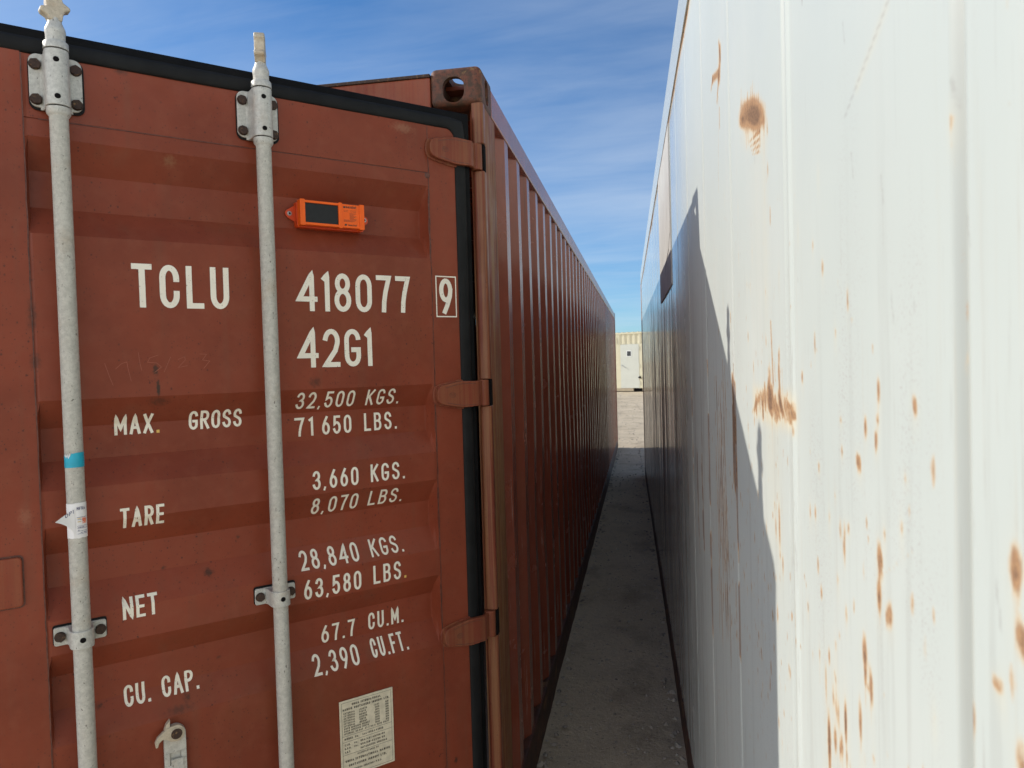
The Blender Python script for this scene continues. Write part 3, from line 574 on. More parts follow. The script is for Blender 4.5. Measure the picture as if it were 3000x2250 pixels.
# lettering on the door
def words(items, name="lettering", mats=None, **kw):
    for s_, a, b, z0, z1 in items:
        mb = MB(); text(mb, s_, a, b, z0, z1, wp, sub=0.004, **kw); mb.build(name, mats or [M_TEXT, M_DOT], D, recalc=False)
words([("TCLU", .947, .7275, 1.823, 1.9265)], th=.130, gap=.16)
words([("418077", .5565, .2235, 1.8215, 1.926), ("42G1", .5575, .347, 1.671, 1.7745)], th=.130, gap=.125)
words([("9", .1265, .0815, 1.8205, 1.926)], th=.135)
mb = MB(); ribbon(mb, [(.1365, 1.9315), (.0695, 1.9315), (.0695, 1.8125), (.1365, 1.8125), (.1365, 1.9315)], .0035, wp, 0, 0.0); mb.build("lettering_box", M_TEXT, D, recalc=False)
words([("MAX", .991, .907, 1.523, 1.571), ("GROSS", .826, .698, 1.524, 1.571), ("TARE", .9915, .8965, 1.306, 1.355), ("NET", .9945, .919, 1.094, 1.143), ("CU.", .9955, .9390, .879, .9250), ("CAP.", .9130, .8290, .879, .9255)], th=.138, gap=.12)
words([("32,500", .5595, .396, 1.560, 1.605), ("KGS.", .3600, .2555, 1.560, 1.605), ("71", .5600, .5085, 1.485, 1.536), ("650", .4840, .3990, 1.485, 1.536), ("LBS.", .3605, .2580, 1.486, 1.537), ("3,660", .5310, .4005, 1.3425, 1.393), ("KGS.", .3640, .2595, 1.345, 1.395),
    ("8,070", .5290, .3955, 1.271, 1.318), ("LBS.", .3630, .2570, 1.274, 1.319), ("28,840", .5675, .4020, 1.129, 1.177), ("KGS.", .3660, .2640, 1.132, 1.177), ("63,580", .5650, .4035, 1.052, 1.104),
    ("67.7", .5070, .4085, .909, .957), ("CU.M.", .3680, .2575, .9145, .963), ("2,390", .5430, .4110, .8395, .889), ("CU.FT.", .3720, .2605, .845, .892)], th=.130, gap=.19)
words([("LBS.", .3670, .2640, 1.057, 1.109)], th=.130, gap=.19, dotmat=1)
mb = MB(); text(mb, ".", .9000, .8930, 1.5225, 1.571, wp, sub=0.004, th=.14); mb.build("full_stop", M_DOT, D, recalc=False)
for st in ([(1.010, 1.694), (1.0, 1.66), (.994, 1.642)], [(.988, 1.680), (.975, 1.692), (.964, 1.696), (.962, 1.68), (.956, 1.650)], [(.939, 1.718), (.936, 1.69), (.933, 1.675)], [(.896, 1.711), (.915, 1.704), (.920, 1.694), (.900, 1.692), (.890, 1.682), (.905, 1.670)], [(.869, 1.706), (.885, 1.669)], [(.853, 1.699), (.838, 1.706), (.836, 1.698), (.853, 1.680), (.832, 1.684)], [(.803, 1.712), (.787, 1.711), (.797, 1.697), (.780, 1.694), (.795, 1.676)]):
    mb = MB(); ribbon(mb, st, 0.0012, wp, 0, 0.0, 0.01); mb.build("scratched_digit", M_SCRATCH, D, recalc=False)
# data plate
M_PLATE = plain("cream_plate", (0.68, 0.61, 0.45), 0.5, 0.10, 60); M_INK = plain("black_print", (0.030, 0.028, 0.022), 0.6, 0.1)
mb = MB(); mb.prism(rrect(0.3205, 0.4800, 0.5380, 0.7525, 0.001, 1), XZ, 0.0008, 0.0026); mb.build("data_plate", M_PLATE, D)
mb = MB(); pf = lambda u, z, l: (u, 0.0031 + l, z)
def pt(s_, a, b, z, h, th=.15): text(mb, s_, 0.4800 - a, 0.4800 - b, z, z + h * 1.06, pf, th=th + .06, gap=.2)
bx = lambda x0, x1, z0, z1: ribbon(mb, [(0.48 - x0, z0), (0.48 - x1, z0), (0.48 - x1, z1), (0.48 - x0, z1), (0.48 - x0, z0)], 0.0007, pf)
bx(0.006, 0.1535, 0.5435, 0.7465)
for z in (0.6535, 0.6375, 0.6015): ribbon(mb, [(0.474, z), (0.3265, z)], 0.0007, pf)
pt("CHINA INTERNATIONAL", .036, .122, .7350, .0058, .19); pt("MARINE CONTAINERS (GROUP) LTD.", .009, .148, .7245, .0058, .19)
z = 0.7145
for a, b, c_ in (("EXTERNAL", "LENGTH", "12192"), ("EXTERNAL", "WIDTH", "2438"), ("EXTERNAL", "HEIGHT", "2591"), ("INTERNAL", "LENGTH", "12032"), ("INTERNAL", "WIDTH", "2352"), ("INTERNAL", "HEIGHT", "2393")):
    pt(a, .0115, .044, z, .0048); pt(b, .057, .0795 if b != "WIDTH" else .076, z, .0048); pt(c_, .104 if len(c_) == 4 else .101, .1170, z, .0048); pt("MM", .136, .1455, z, .0048, .22); z -= 0.0071
for a, c_ in (("DOOR OPENING HEIGHT", "2280"), ("DOOR OPENING WIDTH", "2340")):
    pt(a, .0115, .0870 if c_ == "2280" else .0840, z, .0048); pt(c_, .104, .1170, z, .0048); pt("MM", .136, .1455, z, .0048, .22); z -= 0.0071
pt("INTERNAL CU.CAP", .0115, .066, z, .0048); pt("67.7 CU.M 2390 CU.FT", .072, .1455, z, .0048)
pt("MODEL No.", .0115, .054, .6425, .0056, .18); pt("1AA-096A42G1G", .064, .127, .6425, .0056)
pt("T.I.R.", .0115, .028, .6265, .0052, .18); pt("No.", .039, .051, .6265, .0052); pt("USA/421-AB/06-09", .058, .131, .6265, .0052, .18)
pt("C.S.C.", .0115, .030, .6165, .0052, .18); pt("No.", .039, .051, .6165, .0052); pt("USA/AB-421/06-09", .058, .131, .6165, .0052, .18)
pt("T.C.T.", .0115, .028, .6065, .0052, .18); pt("IM/TAILILEUM 400/2010", .058, .137, .6065, .0052, .18)
pt("MANUFACTURED BY", .048, .112, .5935, .0045); pt("CHINA INTERNATIONAL MARINE", .0125, .145, .5805, .0060, .19); pt("CONTAINERS (GROUP) LTD.", .022, .134, .5670, .0060, .19); pt("SHEKOU SHENZHEN P.R.C.", .036, .120, .5540, .0048)
mb.build("plate_print", M_INK, D, recalc=False)

# closed left door (same leaf mirrored, hidden behind the open one)
L2 = D.copy(); COL.objects.link(L2); L2.parent = red; L2.location = (-WID + 0.045, 0.030, 0); L2.rotation_euler = (0, 0, 0); L2.scale = (0.93, -1, 1)
for ch in [c for c in D.children if c.name.split('.')[0] in ("locking_rod", "locking_cam", "rod_bracket", "rod_clamp", "door_gasket")]:
    c2 = ch.copy(); COL.objects.link(c2); c2.parent = L2

# ------------------------------------------------------------------ things fixed on the open door
door_mw = Matrix.Translation((-0.03, -0.03, 0)) @ Matrix.Rotation(math.pi + TH, 4, 'Z')
def door_thing(name, label, cat, lx, ly, lz):
    p = door_mw @ Vector((lx, ly, lz))
    return thing(name, label, cat, p, (0, 0, math.pi + TH))
# tracker: local x towards the free edge (to the left when read), y outwards
M_OR = plain("orange_plastic", (0.88, 0.125, 0.008), 0.42, 0.05, 30, 0.3); M_OR2 = plain("orange_plastic_base", (0.62, 0.060, 0.006), 0.40, 0.05, 30)
M_SOL = plain("dark_solar_glass", (0.016, 0.017, 0.018), 0.45, 0.1, 60, 0.25); M_STEEL = plain("steel_screw", (0.40, 0.40, 0.38), 0.3, 0.2, 200)
T = door_thing("tracking_device", "small orange plastic tracking box with dark solar panel, screwed to the red door", "tracking device", 0.4475, -0.0412, 2.0835)
mb = MB(); mb.prism(rrect(-0.0950, 0.0940, -0.0365, 0.0330, 0.006), XZ, 0.0, 0.0240)
mb.prism(rrect(-0.0900, 0.0900, -0.0330, 0.0300, 0.005), XZ, 0.0230, 0.0330)
mb.prism([(0.090, 0.026), (0.101, 0.019), (0.1130, 0.0120)] + arc(0.1085, 0.0015, 0.0105, 0.0105, 60, -60, 8) + [(0.1130, -0.0095), (0.101, -0.016), (0.090, -0.022)], XZ, 0.001, 0.0055)
mb.prism([(-0.090, 0.0125)] + arc(-0.1050, 0.0, 0.0125, 0.0125, 100, 260, 9) + [(-0.090, -0.0140)], XZ, 0.001, 0.0055)
mb.box(0.010, 0.040, 0.0, 0.018, -0.0372, -0.036)
mb.build("base", M_OR2, T, bevel=0.0012)
mb = MB()
for x0, x1 in ((0.0785, 0.0925), (-0.0250, -0.0140), (-0.0890, -0.0745)):
    mb.prism(rrect(x0, x1, -0.0345, 0.0350, 0.003), XZ, 0.0235, 0.0470)
mb.prism(rrect(-0.0200, 0.0850, 0.0265, 0.0328, 0.0015), XZ, 0.0240, 0.0460); mb.prism(rrect(-0.0200, 0.0850, -0.0325, -0.0255, 0.0015), XZ, 0.0240, 0.0460)
mb.prism(rrect(-0.0760, -0.0240, -0.0320, 0.0322, 0.002), XZ, 0.0240, 0.0448)
mb.build("cover", M_OR, T, bevel=0.0010)
mb = MB(); mb.prism(rrect(-0.0145, 0.0790, -0.0262, 0.0272, 0.001), XZ, 0.030, 0.0425); mb.build("solar_panel", M_SOL, T)
for x in (0.1080, -0.1060):
    mb = MB(); mb.lathe(x, 0.0012, [(0.0050, 0.0062), (0.0072, 0.0060), (0.0078, 0.0045)], 16, axis='y'); mb.lathe(x, 0.0012, [(0.0070, 0.0028), (0.0085, 0.0026)], 10, mat=1, axis='y'); mb.build("screw", [M_STEEL, M_HOLE], T, smooth=40)
mb = MB(); tf = lambda u, z, l: (u, 0.0452 + l, z)
mb.box(-0.0345, -0.0285, 0.0449, 0.0453, 0.0215, 0.0265)
text(mb, "nexxiot", -0.0365, -0.0660, 0.0215, 0.0290, tf, th=.2, gap=.14)
for z0, n_ in ((0.0155, 2), (0.0120, 2)):
    ribbon(mb, [(-0.0290, z0), (-0.0430, z0)], 0.0006, tf); ribbon(mb, [(-0.0470, z0), (-0.0660, z0)], 0.0006, tf)
for k in range(7): ribbon(mb, [(-0.0460, 0.0080 - k * 0.0026), (-0.0660 + 0.004 * (k % 3), 0.0080 - k * 0.0026)], 0.0008, tf)
for k in range(3): ribbon(mb, [(-0.0290, -0.0105 - k * 0.0022), (-0.0650 + 0.005 * k, -0.0105 - k * 0.0022)], 0.0007, tf)
mb.prism([(-0.0305, -0.0265), (-0.0365, -0.0265), (-0.0380, -0.0215), (-0.0320, -0.0215)], XZ, 0.0449, 0.0453)
text(mb, "Hapag-Lloyd", -0.0415, -0.0660, -0.0260, -0.0215, tf, th=.18, gap=.16)
mb.build("label_print", M_INK, T, recalc=False)
# teal tape on the left rod
M_TEAL = plain("teal_tape", (0.012, 0.36, 0.50), 0.42, 0.08, 60); M_PAPER = plain("white_paper", (0.78, 0.76, 0.74), 0.6, 0.03, 60)
M_BLUE = plain("navy_print", (0.03, 0.035, 0.14), 0.6, 0.1); M_ORP = plain("orange_print", (0.80, 0.20, 0.09), 0.6, 0.1); M_YEL = plain("faint_yellow_print", (0.66, 0.52, 0.28), 0.6, 0.1)
o_t = door_thing("tape_band", "teal tape band wrapped round the left galvanised locking rod", "tape", RODS[0], 0.050, 1.4835)
mb = MB(); n_ = 40; rows = []
for k in range(n_ + 1):
    a = 2 * math.pi * k / n_; x, y = 0.0191 * math.cos(a), 0.0191 * math.sin(a)
    tear = 0.0035 * max(0, math.cos(a - 0.5)) ** 3 + 0.001 * math.sin(k * 2.1) * (1 if math.cos(a) > 0.3 else 0)
    rows.append([(x, y, -0.0165), (x, y, 0.0), (x, y, 0.0160 - tear * 2.2)])
mb.grid(rows); mb.build("tape", M_TEAL, o_t, smooth=60)
mb = MB(); rows = []
for k in range(12):
    a = R(18 + k * 4.2); rr = 0.0194 + 0.0006 * math.sin(k * 1.9)
    rows.append([(rr * math.cos(a), rr * math.sin(a), 0.0065 + 0.003 * math.sin(k * 1.3)), (rr * math.cos(a), rr * math.sin(a), 0.0125 + 0.0035 * math.sin(k * 2.0 + 1))])
mb.grid(rows); mb.build("torn_edge", M_PAPER, o_t, smooth=60)
# paper tag wrapped round the rod, its left flap peeling away
tag = door_thing("paper_label", "torn white paper label peeling off the left locking rod below the teal tape", "paper label", RODS[0], 0.050, 1.3505)
RT = 0.0196
def tagp(s, z, lift=0.0):
    """s: arc length to the right (towards the hinge) from the rod's camera-facing line; the flap leaves the rod at s = -0.006"""
    a = R(86) + s / RT
    return ((RT + lift) * math.cos(a), (RT + lift) * math.sin(a), z)
def flapp(s, z, lift=0.0):
    """peeled flap: leaves tangentially and curls out to the free edge"""
    a = R(76)
    base = Vector((RT * math.cos(a), RT * math.sin(a), 0)); tan = Vector((math.sin(a), -math.cos(a), 0))
    nrm = Vector((math.cos(a), math.sin(a), 0))
    d = s; c = 0.0020 + d * 0.30 + 9 * d * d
    p = base + tan * d + nrm * (c + lift); return (p.x, p.y, z - 0.55 * d)
mb = MB(); rows = []
for k in range(25):
    s = 0.0265 - (0.0265 + 0.0260) * k / 24
    top = 0.0385 + (0.0006 if k < 14 else -0.0008); bot = -0.0380 + 0.0006 * math.sin(k)
    rows.append([tagp(-s if False else s, bot), tagp(s, 0.0), tagp(s, top)])
mb.grid(rows); mb.build("paper", M_PAPER, tag, smooth=60)
mb = MB(); rows = []
for k in range(11):
    d = 0.0330 * k / 10; top = 0.0285 - 0.0005 * k; bot = -0.0400 + 0.078 * (k / 10) ** 0.55 * 0.80
    rows.append([flapp(d, min(bot, top) + (top - min(bot, top)) * j / 5) for j in range(6)])
mb.grid(rows); mb.build("peeled_flap", M_PAPER, tag, smooth=60)
mb = MB()
tf = lambda u, z, l: tagp(u, z, 0.0006 + l); ff = lambda u, z, l: flapp(-u, z, 0.0006 + l)
text(mb, "NFRA", 0.0005, 0.0175, 0.0235, 0.0305, tf, th=.13, sub=0.002); text(mb, "OPI", -0.0165, -0.0015, 0.0185, 0.0265, ff, th=.13, sub=0.003)
for z in (0.0075, 0.0025, -0.0115, -0.0165, -0.0225, -0.0285): ribbon(mb, [(0.0 + 0.0012 * j, z) for j in range(19)], 0.0007, tf)
for z, a, b in ((-0.0145, 0.001, 0.014), (-0.0205, 0.001, 0.004), (-0.0262, 0.006, 0.010), (-0.0258, 0.012, 0.022)): ribbon(mb, [(a + (b - a) * j / 8, z) for j in range(9)], 0.0011, tf)
for z in (0.0050, -0.002): ribbon(mb, [(0.001 + 0.001 * j, z) for j in range(8)], 0.0022, tf, 2)
for j in range(9): ribbon(mb, [(0.011 + j * 0.0010, 0.0065 - (j * 5 % 3) * 0.002), (0.0115 + j * 0.0010, -0.0075 + (j * 7 % 4) * 0.0022)], 0.0009, tf, 1)
for z in (0.004, -0.001, -0.005): ribbon(mb, [(0.0105 + 0.0011 * j, z) for j in range(10)], 0.0013, tf, 1, 0.0001)
mb.build("label_print", [M_BLUE, M_ORP, M_YEL], tag, recalc=False)

# ================================================================== WHITE REEFER CONTAINER
WA = R(0.9223)
white = thing("refrigerated_container", "tall white refrigerated container with shallow ribs and rust stains, beside the red container", "shipping container", (0.63355, 0, 0), (0, 0, WA))
Y1 = 8.641; Y0 = Y1 - 12.192; WH = 2.896
# local frame: x outwards from the alley into the container, y along, z up; the visible face is x = 0
grooves = [-1.742 + 0.4995 * k for k in range(-3, 21)]
ycols = set()
for y in np.arange(-1.92, -0.3, 0.0040): ycols.add(round(float(y), 4))
for y in np.arange(-0.3, 1.0, 0.012): ycols.add(round(float(y), 4))
for y in np.arange(1.0, Y1 - 0.2, 0.08): ycols.add(round(float(y), 4))
for y in np.arange(Y0 + 0.2, -1.92, 0.08): ycols.add(round(float(y), 4))
for g in grooves:
    for d in (-0.020, -0.014, -0.010, -0.006, -0.002, 0.003, 0.008, 0.014):
        if Y0 + 0.2 < g + d < Y1 - 0.2: ycols.add(round(g + d, 4))
ycols = np.array(sorted(ycols)); keep = [0]
for i in range(1, len(ycols)):
    if ycols[i] - ycols[keep[-1]] > 0.0015: keep.append(i)
ycols = ycols[keep]
zcols = np.unique(np.round(np.concatenate([np.arange(0.12, 1.05, 0.06), np.arange(1.05, 2.40, 0.0045), np.arange(2.40, 2.745, 0.012)]), 4))
YY, ZZ = np.meshgrid(ycols, zcols, indexing='ij')
gx = np.zeros_like(ycols)
for g in grooves:
    d = ycols - g
    gx = np.where((d > -0.014) & (d <= -0.006), np.maximum(gx, 0.0080 * (d + 0.014) / 0.008), gx)      # near side of the groove
    gx = np.where((d > -0.006) & (d < 0.008), np.maximum(gx, 0.0080 * (0.008 - d) / 0.014), gx)
gx2 = np.interp(ycols, np.sort(ycols), gx)
rng = np.random.default_rng(5)
def smooth_noise(y, z, fy, fz, seed):
    r = np.random.default_rng(seed); out = np.zeros_like(y)
    for k in range(7):
        a, b, p = r.normal() * fy, r.normal() * fz, r.uniform(0, 6.28); out += np.sin(a * y + b * z + p)
    return out / 7
gx = gx + np.where(ycols < -1.266, 0.0030, 0.0)
bul = 0.0022 * smooth_noise(YY, ZZ, 5.0, 1.6, 1) + 0.0007 * smooth_noise(YY, ZZ, 16, 3.0, 2)
XX = gx[:, None] + bul
# --- wear painted as per-vertex amounts: r rust, g grey scuffs, b yellowing, alpha painted groove shading
rust = np.zeros_like(YY); scuff = np.zeros_like(YY); yel = np.zeros_like(YY)
def blob(A, y, z, sy, sz, k=1.0, p=2.0):
    A += k * np.exp(-((np.abs(YY - y) / sy) ** p + (np.abs(ZZ - z) / sz) ** p))
def seg(A, y0, z0, y1, z1, w, k=1.0):
    dy, dz = y1 - y0, z1 - z0; t = np.clip(((YY - y0) * dy + (ZZ - z0) * dz) / (dy * dy + dz * dz), 0, 1)
    d = np.hypot(YY - y0 - t * dy, ZZ - z0 - t * dz); A += k * np.exp(-(d / w) ** 2)
def drip(A, y, z0, z1, w, k):
    m_ = (ZZ < z0) & (ZZ > z1); A += np.where(m_, k * np.exp(-((YY - y) / w) ** 2) * ((ZZ - z1) / (z0 - z1)) ** 0.6, 0)
# scraped patch, upper (leans with height towards the far side)
def sblob(A, y, z, sy, sz, k=1.0, p=2.0, sh=0.27):
    A += k * np.exp(-((np.abs(YY - y) / sy) ** p + (np.abs(ZZ - z - sh * (YY - y)) / sz) ** p))
sblob(rust, -0.985, 2.062, 0.105, 0.024, 1.12, 3); sblob(rust, -1.06, 2.030, 0.070, 0.020, 0.55, 3); sblob(yel, -1.01, 2.030, 0.10, 0.030, 1.0, 3); sblob(rust, -0.900, 2.078, 0.030, 0.012, 0.5)
for k in range(11):
    y = -0.895 - 0.017 * k; seg(rust, y, 2.082 + 0.27 * (y + 0.985), y - 0.004, 2.096 + 0.27 * (y + 0.985) + rng.uniform(0, .014), 0.006, rng.uniform(.15, .5))
for k in range(9):
    y = -0.925 - 0.018 * k; seg(rust, y, 2.030 + 0.27 * (y + 1.0), y - 0.004, 2.010 + 0.27 * (y + 1.0) - rng.uniform(0, .012), 0.006, rng.uniform(.15, .5))
for k, z in enumerate((2.014, 2.003, 1.993, 1.984)): seg(rust, -0.975 - 0.010 * k, z + 0.006, -1.02 - 0.006 * k, z, 0.0022, 0.6); seg(rust, -1.02 - 0.006 * k, z, -1.07, z - 0.006, 0.0026, 0.7)
drip(rust, -1.105, 2.02, 1.88, 0.005, 0.45); drip(yel, -1.10, 2.0, 1.65, 0.025, 0.45); blob(rust, -1.128, 1.935, 0.005, 0.015, 0.7); blob(rust, -1.140, 1.868, 0.005, 0.017, 0.7); blob(rust, -1.131, 1.99, 0.005, 0.012, 0.6); drip(yel, -1.03, 1.98, 1.65, 0.05, 0.22)
seg(rust, -1.115, 1.93, -1.14, 1.70, 0.0022, 0.35); seg(rust, -1.095, 1.99, -1.115, 1.62, 0.0018, 0.3)
# scraped patch, lower
for k in range(46):
    y = -0.962 - 0.0066 * k; h = 0.018 + 0.024 * math.exp(-((y + 1.10) / 0.045) ** 2) + 0.012 * rng.uniform(-1, 1)
    a0_ = -1.11 + (y + 1.11) * 0.55
    seg(rust, y - 0.012 * rng.uniform(0, 1.3), 1.580 + 0.010 * rng.uniform(-1, 1), a0_ * .35 + y * .65, 1.585 + h, rng.uniform(.003, .0055), rng.uniform(0.12, 0.62)); seg(yel, y, 1.575, y, 1.608, 0.012, 0.30)
blob(rust, -1.085, 1.602, 0.050, 0.018, 0.42, 3); blob(rust, -1.185, 1.600, 0.05, 0.017, 0.36, 3); blob(rust, -1.258, 1.594, 0.013, 0.014, 0.85, 2.5); blob(yel, -1.262, 1.592, 0.022, 0.022, 0.8)
seg(rust, -1.115, 1.600, -1.112, 1.640, 0.016, 0.6); seg(rust, -1.185, 1.600, -1.180, 1.645, 0.010, 0.6); seg(rust, -1.140, 1.625, -1.128, 1.715, 0.0045, 0.85); seg(rust, -1.185, 1.620, -1.180, 1.668, 0.0035, 0.6); seg(rust, -1.155, 1.63, -1.150, 1.66, 0.003, 0.6); seg(rust, -1.205, 1.62, -1.203, 1.648, 0.003, 0.5)
for y, b, k in ((-1.125, 1.49, 0.5), (-1.165, 1.52, 0.4), (-1.09, 1.54, 0.4), (-1.05, 1.53, 0.35), (-1.20, 1.54, 0.4)): drip(rust, y, 1.585, b, 0.005, k)
drip(yel, -1.12, 1.58, 1.30, 0.06, 0.40); blob(rust, -1.165, 1.425, 0.006, 0.038, 1.0); blob(yel, -1.165, 1.41, 0.012, 0.06, 0.6)
seg(rust, -1.02, 1.600, -0.95, 1.572, 0.006, 0.5)
# tall tear near the roof and streaks
seg(rust, -0.612, 2.335, -0.632, 2.290, 0.007, 0.7); seg(rust, -0.630, 2.310, -0.612, 2.262, 0.020, 0.75); seg(yel, -0.615, 2.32, -0.60, 2.27, 0.02, 0.7); seg(rust, -0.60, 2.275, -0.49, 2.302, 0.012, 0.85); seg(rust, -0.49, 2.302, -0.455, 2.290, 0.007, 0.7); seg(rust, -0.595, 2.265, -0.562, 2.228, 0.009, 0.8)
seg(rust, -0.585, 2.23, -0.556, 2.03, 0.0035, 0.5); seg(rust, -0.60, 2.20, -0.596, 2.16, 0.006, 0.7)
# long rust run on the groove by the shadow edge
for k in range(9): seg(rust, -0.712 - 0.012 * (k % 3) / 2, 1.625 - 0.024 * k, -0.728 - 0.004 * (k % 2), 1.600 - 0.024 * k, 0.011 + 0.003 * (k % 3), 1.3)
for i in range(110):
    y = float(rng.choice([0.25, 0.10, 0.50, 0.72, 0.90, -0.05, -0.232, -0.24, -0.40, -0.435, -0.47, -0.50, -0.53, -0.56, -0.60, -0.71, -0.735])) + rng.uniform(-.012, .012); z = rng.uniform(1.08, 1.66); h = rng.uniform(.03, .16)
    w_ = rng.uniform(.002, .0042) if y < -0.3 else rng.uniform(.007, .011); y2 = y + rng.uniform(-.008, .008)
    seg(rust, y, z, y2, z - h, w_, rng.uniform(.5, 1.2)); seg(scuff, y, z, y2, z - h, w_ * .8, rng.uniform(.3, 1.1))
for y, z0, z1 in ((-0.235, 1.66, 1.52), (-0.43, 1.62, 1.3), (-0.50, 1.60, 1.18), (-0.56, 1.66, 1.22), (-0.47, 1.5, 1.1), (-0.40, 1.45, 1.1)):
    seg(rust, y, z0, y - 0.02, z1, 0.0045, 0.75)
# listed spots further along the near panels
for y, z, sy, sz, k in ((-1.810, 1.545, .010, .018, 1.0), (-1.666, 1.626, .007, .010, .9), (-1.549, 1.600, .0055, .012, 1), (-1.577, 1.590, .006, .011, .95), (-1.524, 1.566, .008, .009, 1), (-1.531, 1.563, .005, .009, .8), (-1.581, 1.491, .008, .018, 1), (-1.579, 1.457, .008, .018, 1), (-1.606, 1.450, .009, .013, .85),
    (-1.536, 1.390, .010, .021, 1), (-1.553, 1.366, .008, .022, .9), (-1.405, 1.235, .010, .045, 1), (-1.43, 1.255, .008, .018, .9), (-1.455, 1.262, .007, .016, .8), (-1.519, 1.319, .007, .026, .9), (-1.817, 1.508, .010, .012, .9), (-1.786, 1.470, .006, .006, .9), (-1.814, 1.440, .010, .016, .6), (-1.371, 1.680, .004, .016, .9),
    (-1.306, 1.640, .006, .012, .8), (-1.645, 1.570, .005, .006, .4), (-1.472, 1.57, .005, .008, .6), (-1.380, 1.54, .006, .008, .7), (-1.49, 1.495, .006, .008, .7), (-1.445, 1.52, .004, .006, .5), (-1.47, 1.60, .005, .006, .6), (-1.36, 1.485, .006, .010, .8), (-1.335, 1.482, .005, .014, .7), (-1.50, 1.72, .004, .012, .7), (-1.41, 1.76, .005, .012, .8), (-1.37, 1.79, .004, .01, .7)):
    blob(rust, y, z, sy * .75, sz * .8, k * 1.1, 2.0); drip(rust, y, z, z - sz * 3.5, sy * .35, .3); blob(yel, y, z - sz * .5, sy * 1.3, sz * 1.5, .3)
for y, z, sz in ((-1.735, 1.83, .010), (-1.755, 1.74, .010), (-1.52, 1.84, .012), (-1.60, 1.80, .012), (-1.50, 1.97, .01), (-1.788, 1.517, .013), (-1.62, 1.70, .01)): seg(scuff, y, z + sz, y - 0.004, z - sz, 0.0025, 0.5)
seg(scuff, -1.50, 1.89, -1.655, 1.955, 0.0035, 0.5); seg(yel, -1.54, 1.905, -1.62, 1.94, 0.006, 0.5); seg(rust, -1.585, 1.475, -1.66, 1.515, 0.0025, 0.35)
for i in range(620):
    y = rng.uniform(-1.88, -0.32); z = 1.08 + rng.beta(1.1, 2.2) * 0.95; s_ = rng.uniform(0.25, 1.0) ** 2
    k = rng.uniform(0.3, 0.95) * (1 if z < 1.75 else 0.4)
    dens = 0.2 + 0.8 * (0.5 + 0.5 * math.sin((y + 1.742) * 2 * math.pi / 0.4995 - 0.6))
    if rng.uniform() > dens: continue
    blob(rust, y, z, 0.0020 + 0.0026 * s_, 0.003 + 0.011 * s_, k * 1.1, 2.0)
    if i % 3 == 0: blob(yel, y, z - 0.006, 0.006, 0.018, 0.35); seg(rust, y, z, y, z - 0.03 * s_ - 0.01, 0.0016, 0.35)
for i in range(14):                                                    # a cluster of long chips low on the middle panel
    y = -1.38 - 0.012 * i + rng.uniform(-.01, .01); z = rng.uniform(1.17, 1.31); blob(rust, y, z, 0.004, rng.uniform(.012, .03), rng.uniform(.6, 1)); blob(yel, y, z, 0.012, 0.04, 0.3)
for i in range(160):
    y = rng.uniform(-1.9, 0.9); z = rng.uniform(1.1, 2.3); seg(scuff, y, z, y + rng.uniform(-.002, .002), z - rng.uniform(.003, .014), 0.0016, rng.uniform(.15, .6))
for y in (-0.548, -0.05, 0.44):                                         # rows of little dashes where the inner frame shows through
    for z in np.arange(1.2, 2.7, 0.055): seg(scuff, y + rng.uniform(-.003, .003), z, y, z - rng.uniform(.008, .025), 0.0025, rng.uniform(.1, .6))
# yellowed dirt in the grooves, painted grey shading on their slopes, rust seam under the rail
groove_shade = np.zeros_like(YY)
for g in grooves:
    if g > 0.6: scuff += rng.uniform(0.5, 1.3) * np.exp(-((YY - g - rng.uniform(-.02, .04)) / rng.uniform(.012, .035)) ** 2) * np.clip((2.15 - ZZ) / 0.4, 0, 1)
for g in grooves: groove_shade += (0.85 if abs(g + 1.742) < .1 else 0.35) * np.exp(-(((YY - g - 0.001) / 0.0070) ** 4)) * (YY < 0)  # shading of the groove slopes put into the colour as grey
for g in grooves: yel += 0.75 * np.exp(-((YY - g + 0.010) / 0.0045) ** 2) * np.clip(0.75 + 0.4 * smooth_noise(YY, ZZ, 1, 9, 9), 0, 1) * (YY < 0)
rust += 1.2 * np.exp(-((ZZ - 2.727) / 0.010) ** 2) * np.clip(0.8 + 0.7 * smooth_noise(YY, ZZ, 6, 1, 3), 0.25, 1); yel += 0.6 * np.exp(-((ZZ - 2.715) / 0.025) ** 2)
nY, nZ = XX.shape
verts = np.stack([XX, YY, ZZ], -1).reshape(-1, 3)
ii = np.arange(nY * nZ).reshape(nY, nZ)
faces = np.stack([ii[:-1, :-1], ii[:-1, 1:], ii[1:, 1:], ii[1:, :-1]], -1).reshape(-1, 4)
me = bpy.data.meshes.new("side_panel"); me.vertices.add(len(verts)); me.vertices.foreach_set('co', verts.ravel().astype(np.float32))
me.loops.add(faces.size); me.loops.foreach_set('vertex_index', faces.ravel().astype(np.int32)); me.polygons.add(len(faces))
me.polygons.foreach_set('loop_start', np.arange(0, faces.size, 4, dtype=np.int32)); me.update(calc_edges=True)
at = me.attributes.new("wear_shade", 'FLOAT_COLOR', 'POINT')
at.data.foreach_set('color', np.stack([np.clip(rust, 0, 1.5), np.clip(scuff, 0, 1.5), np.clip(yel, 0, 1.2), np.clip(groove_shade, 0, 1)], -1).reshape(-1).astype(np.float32))
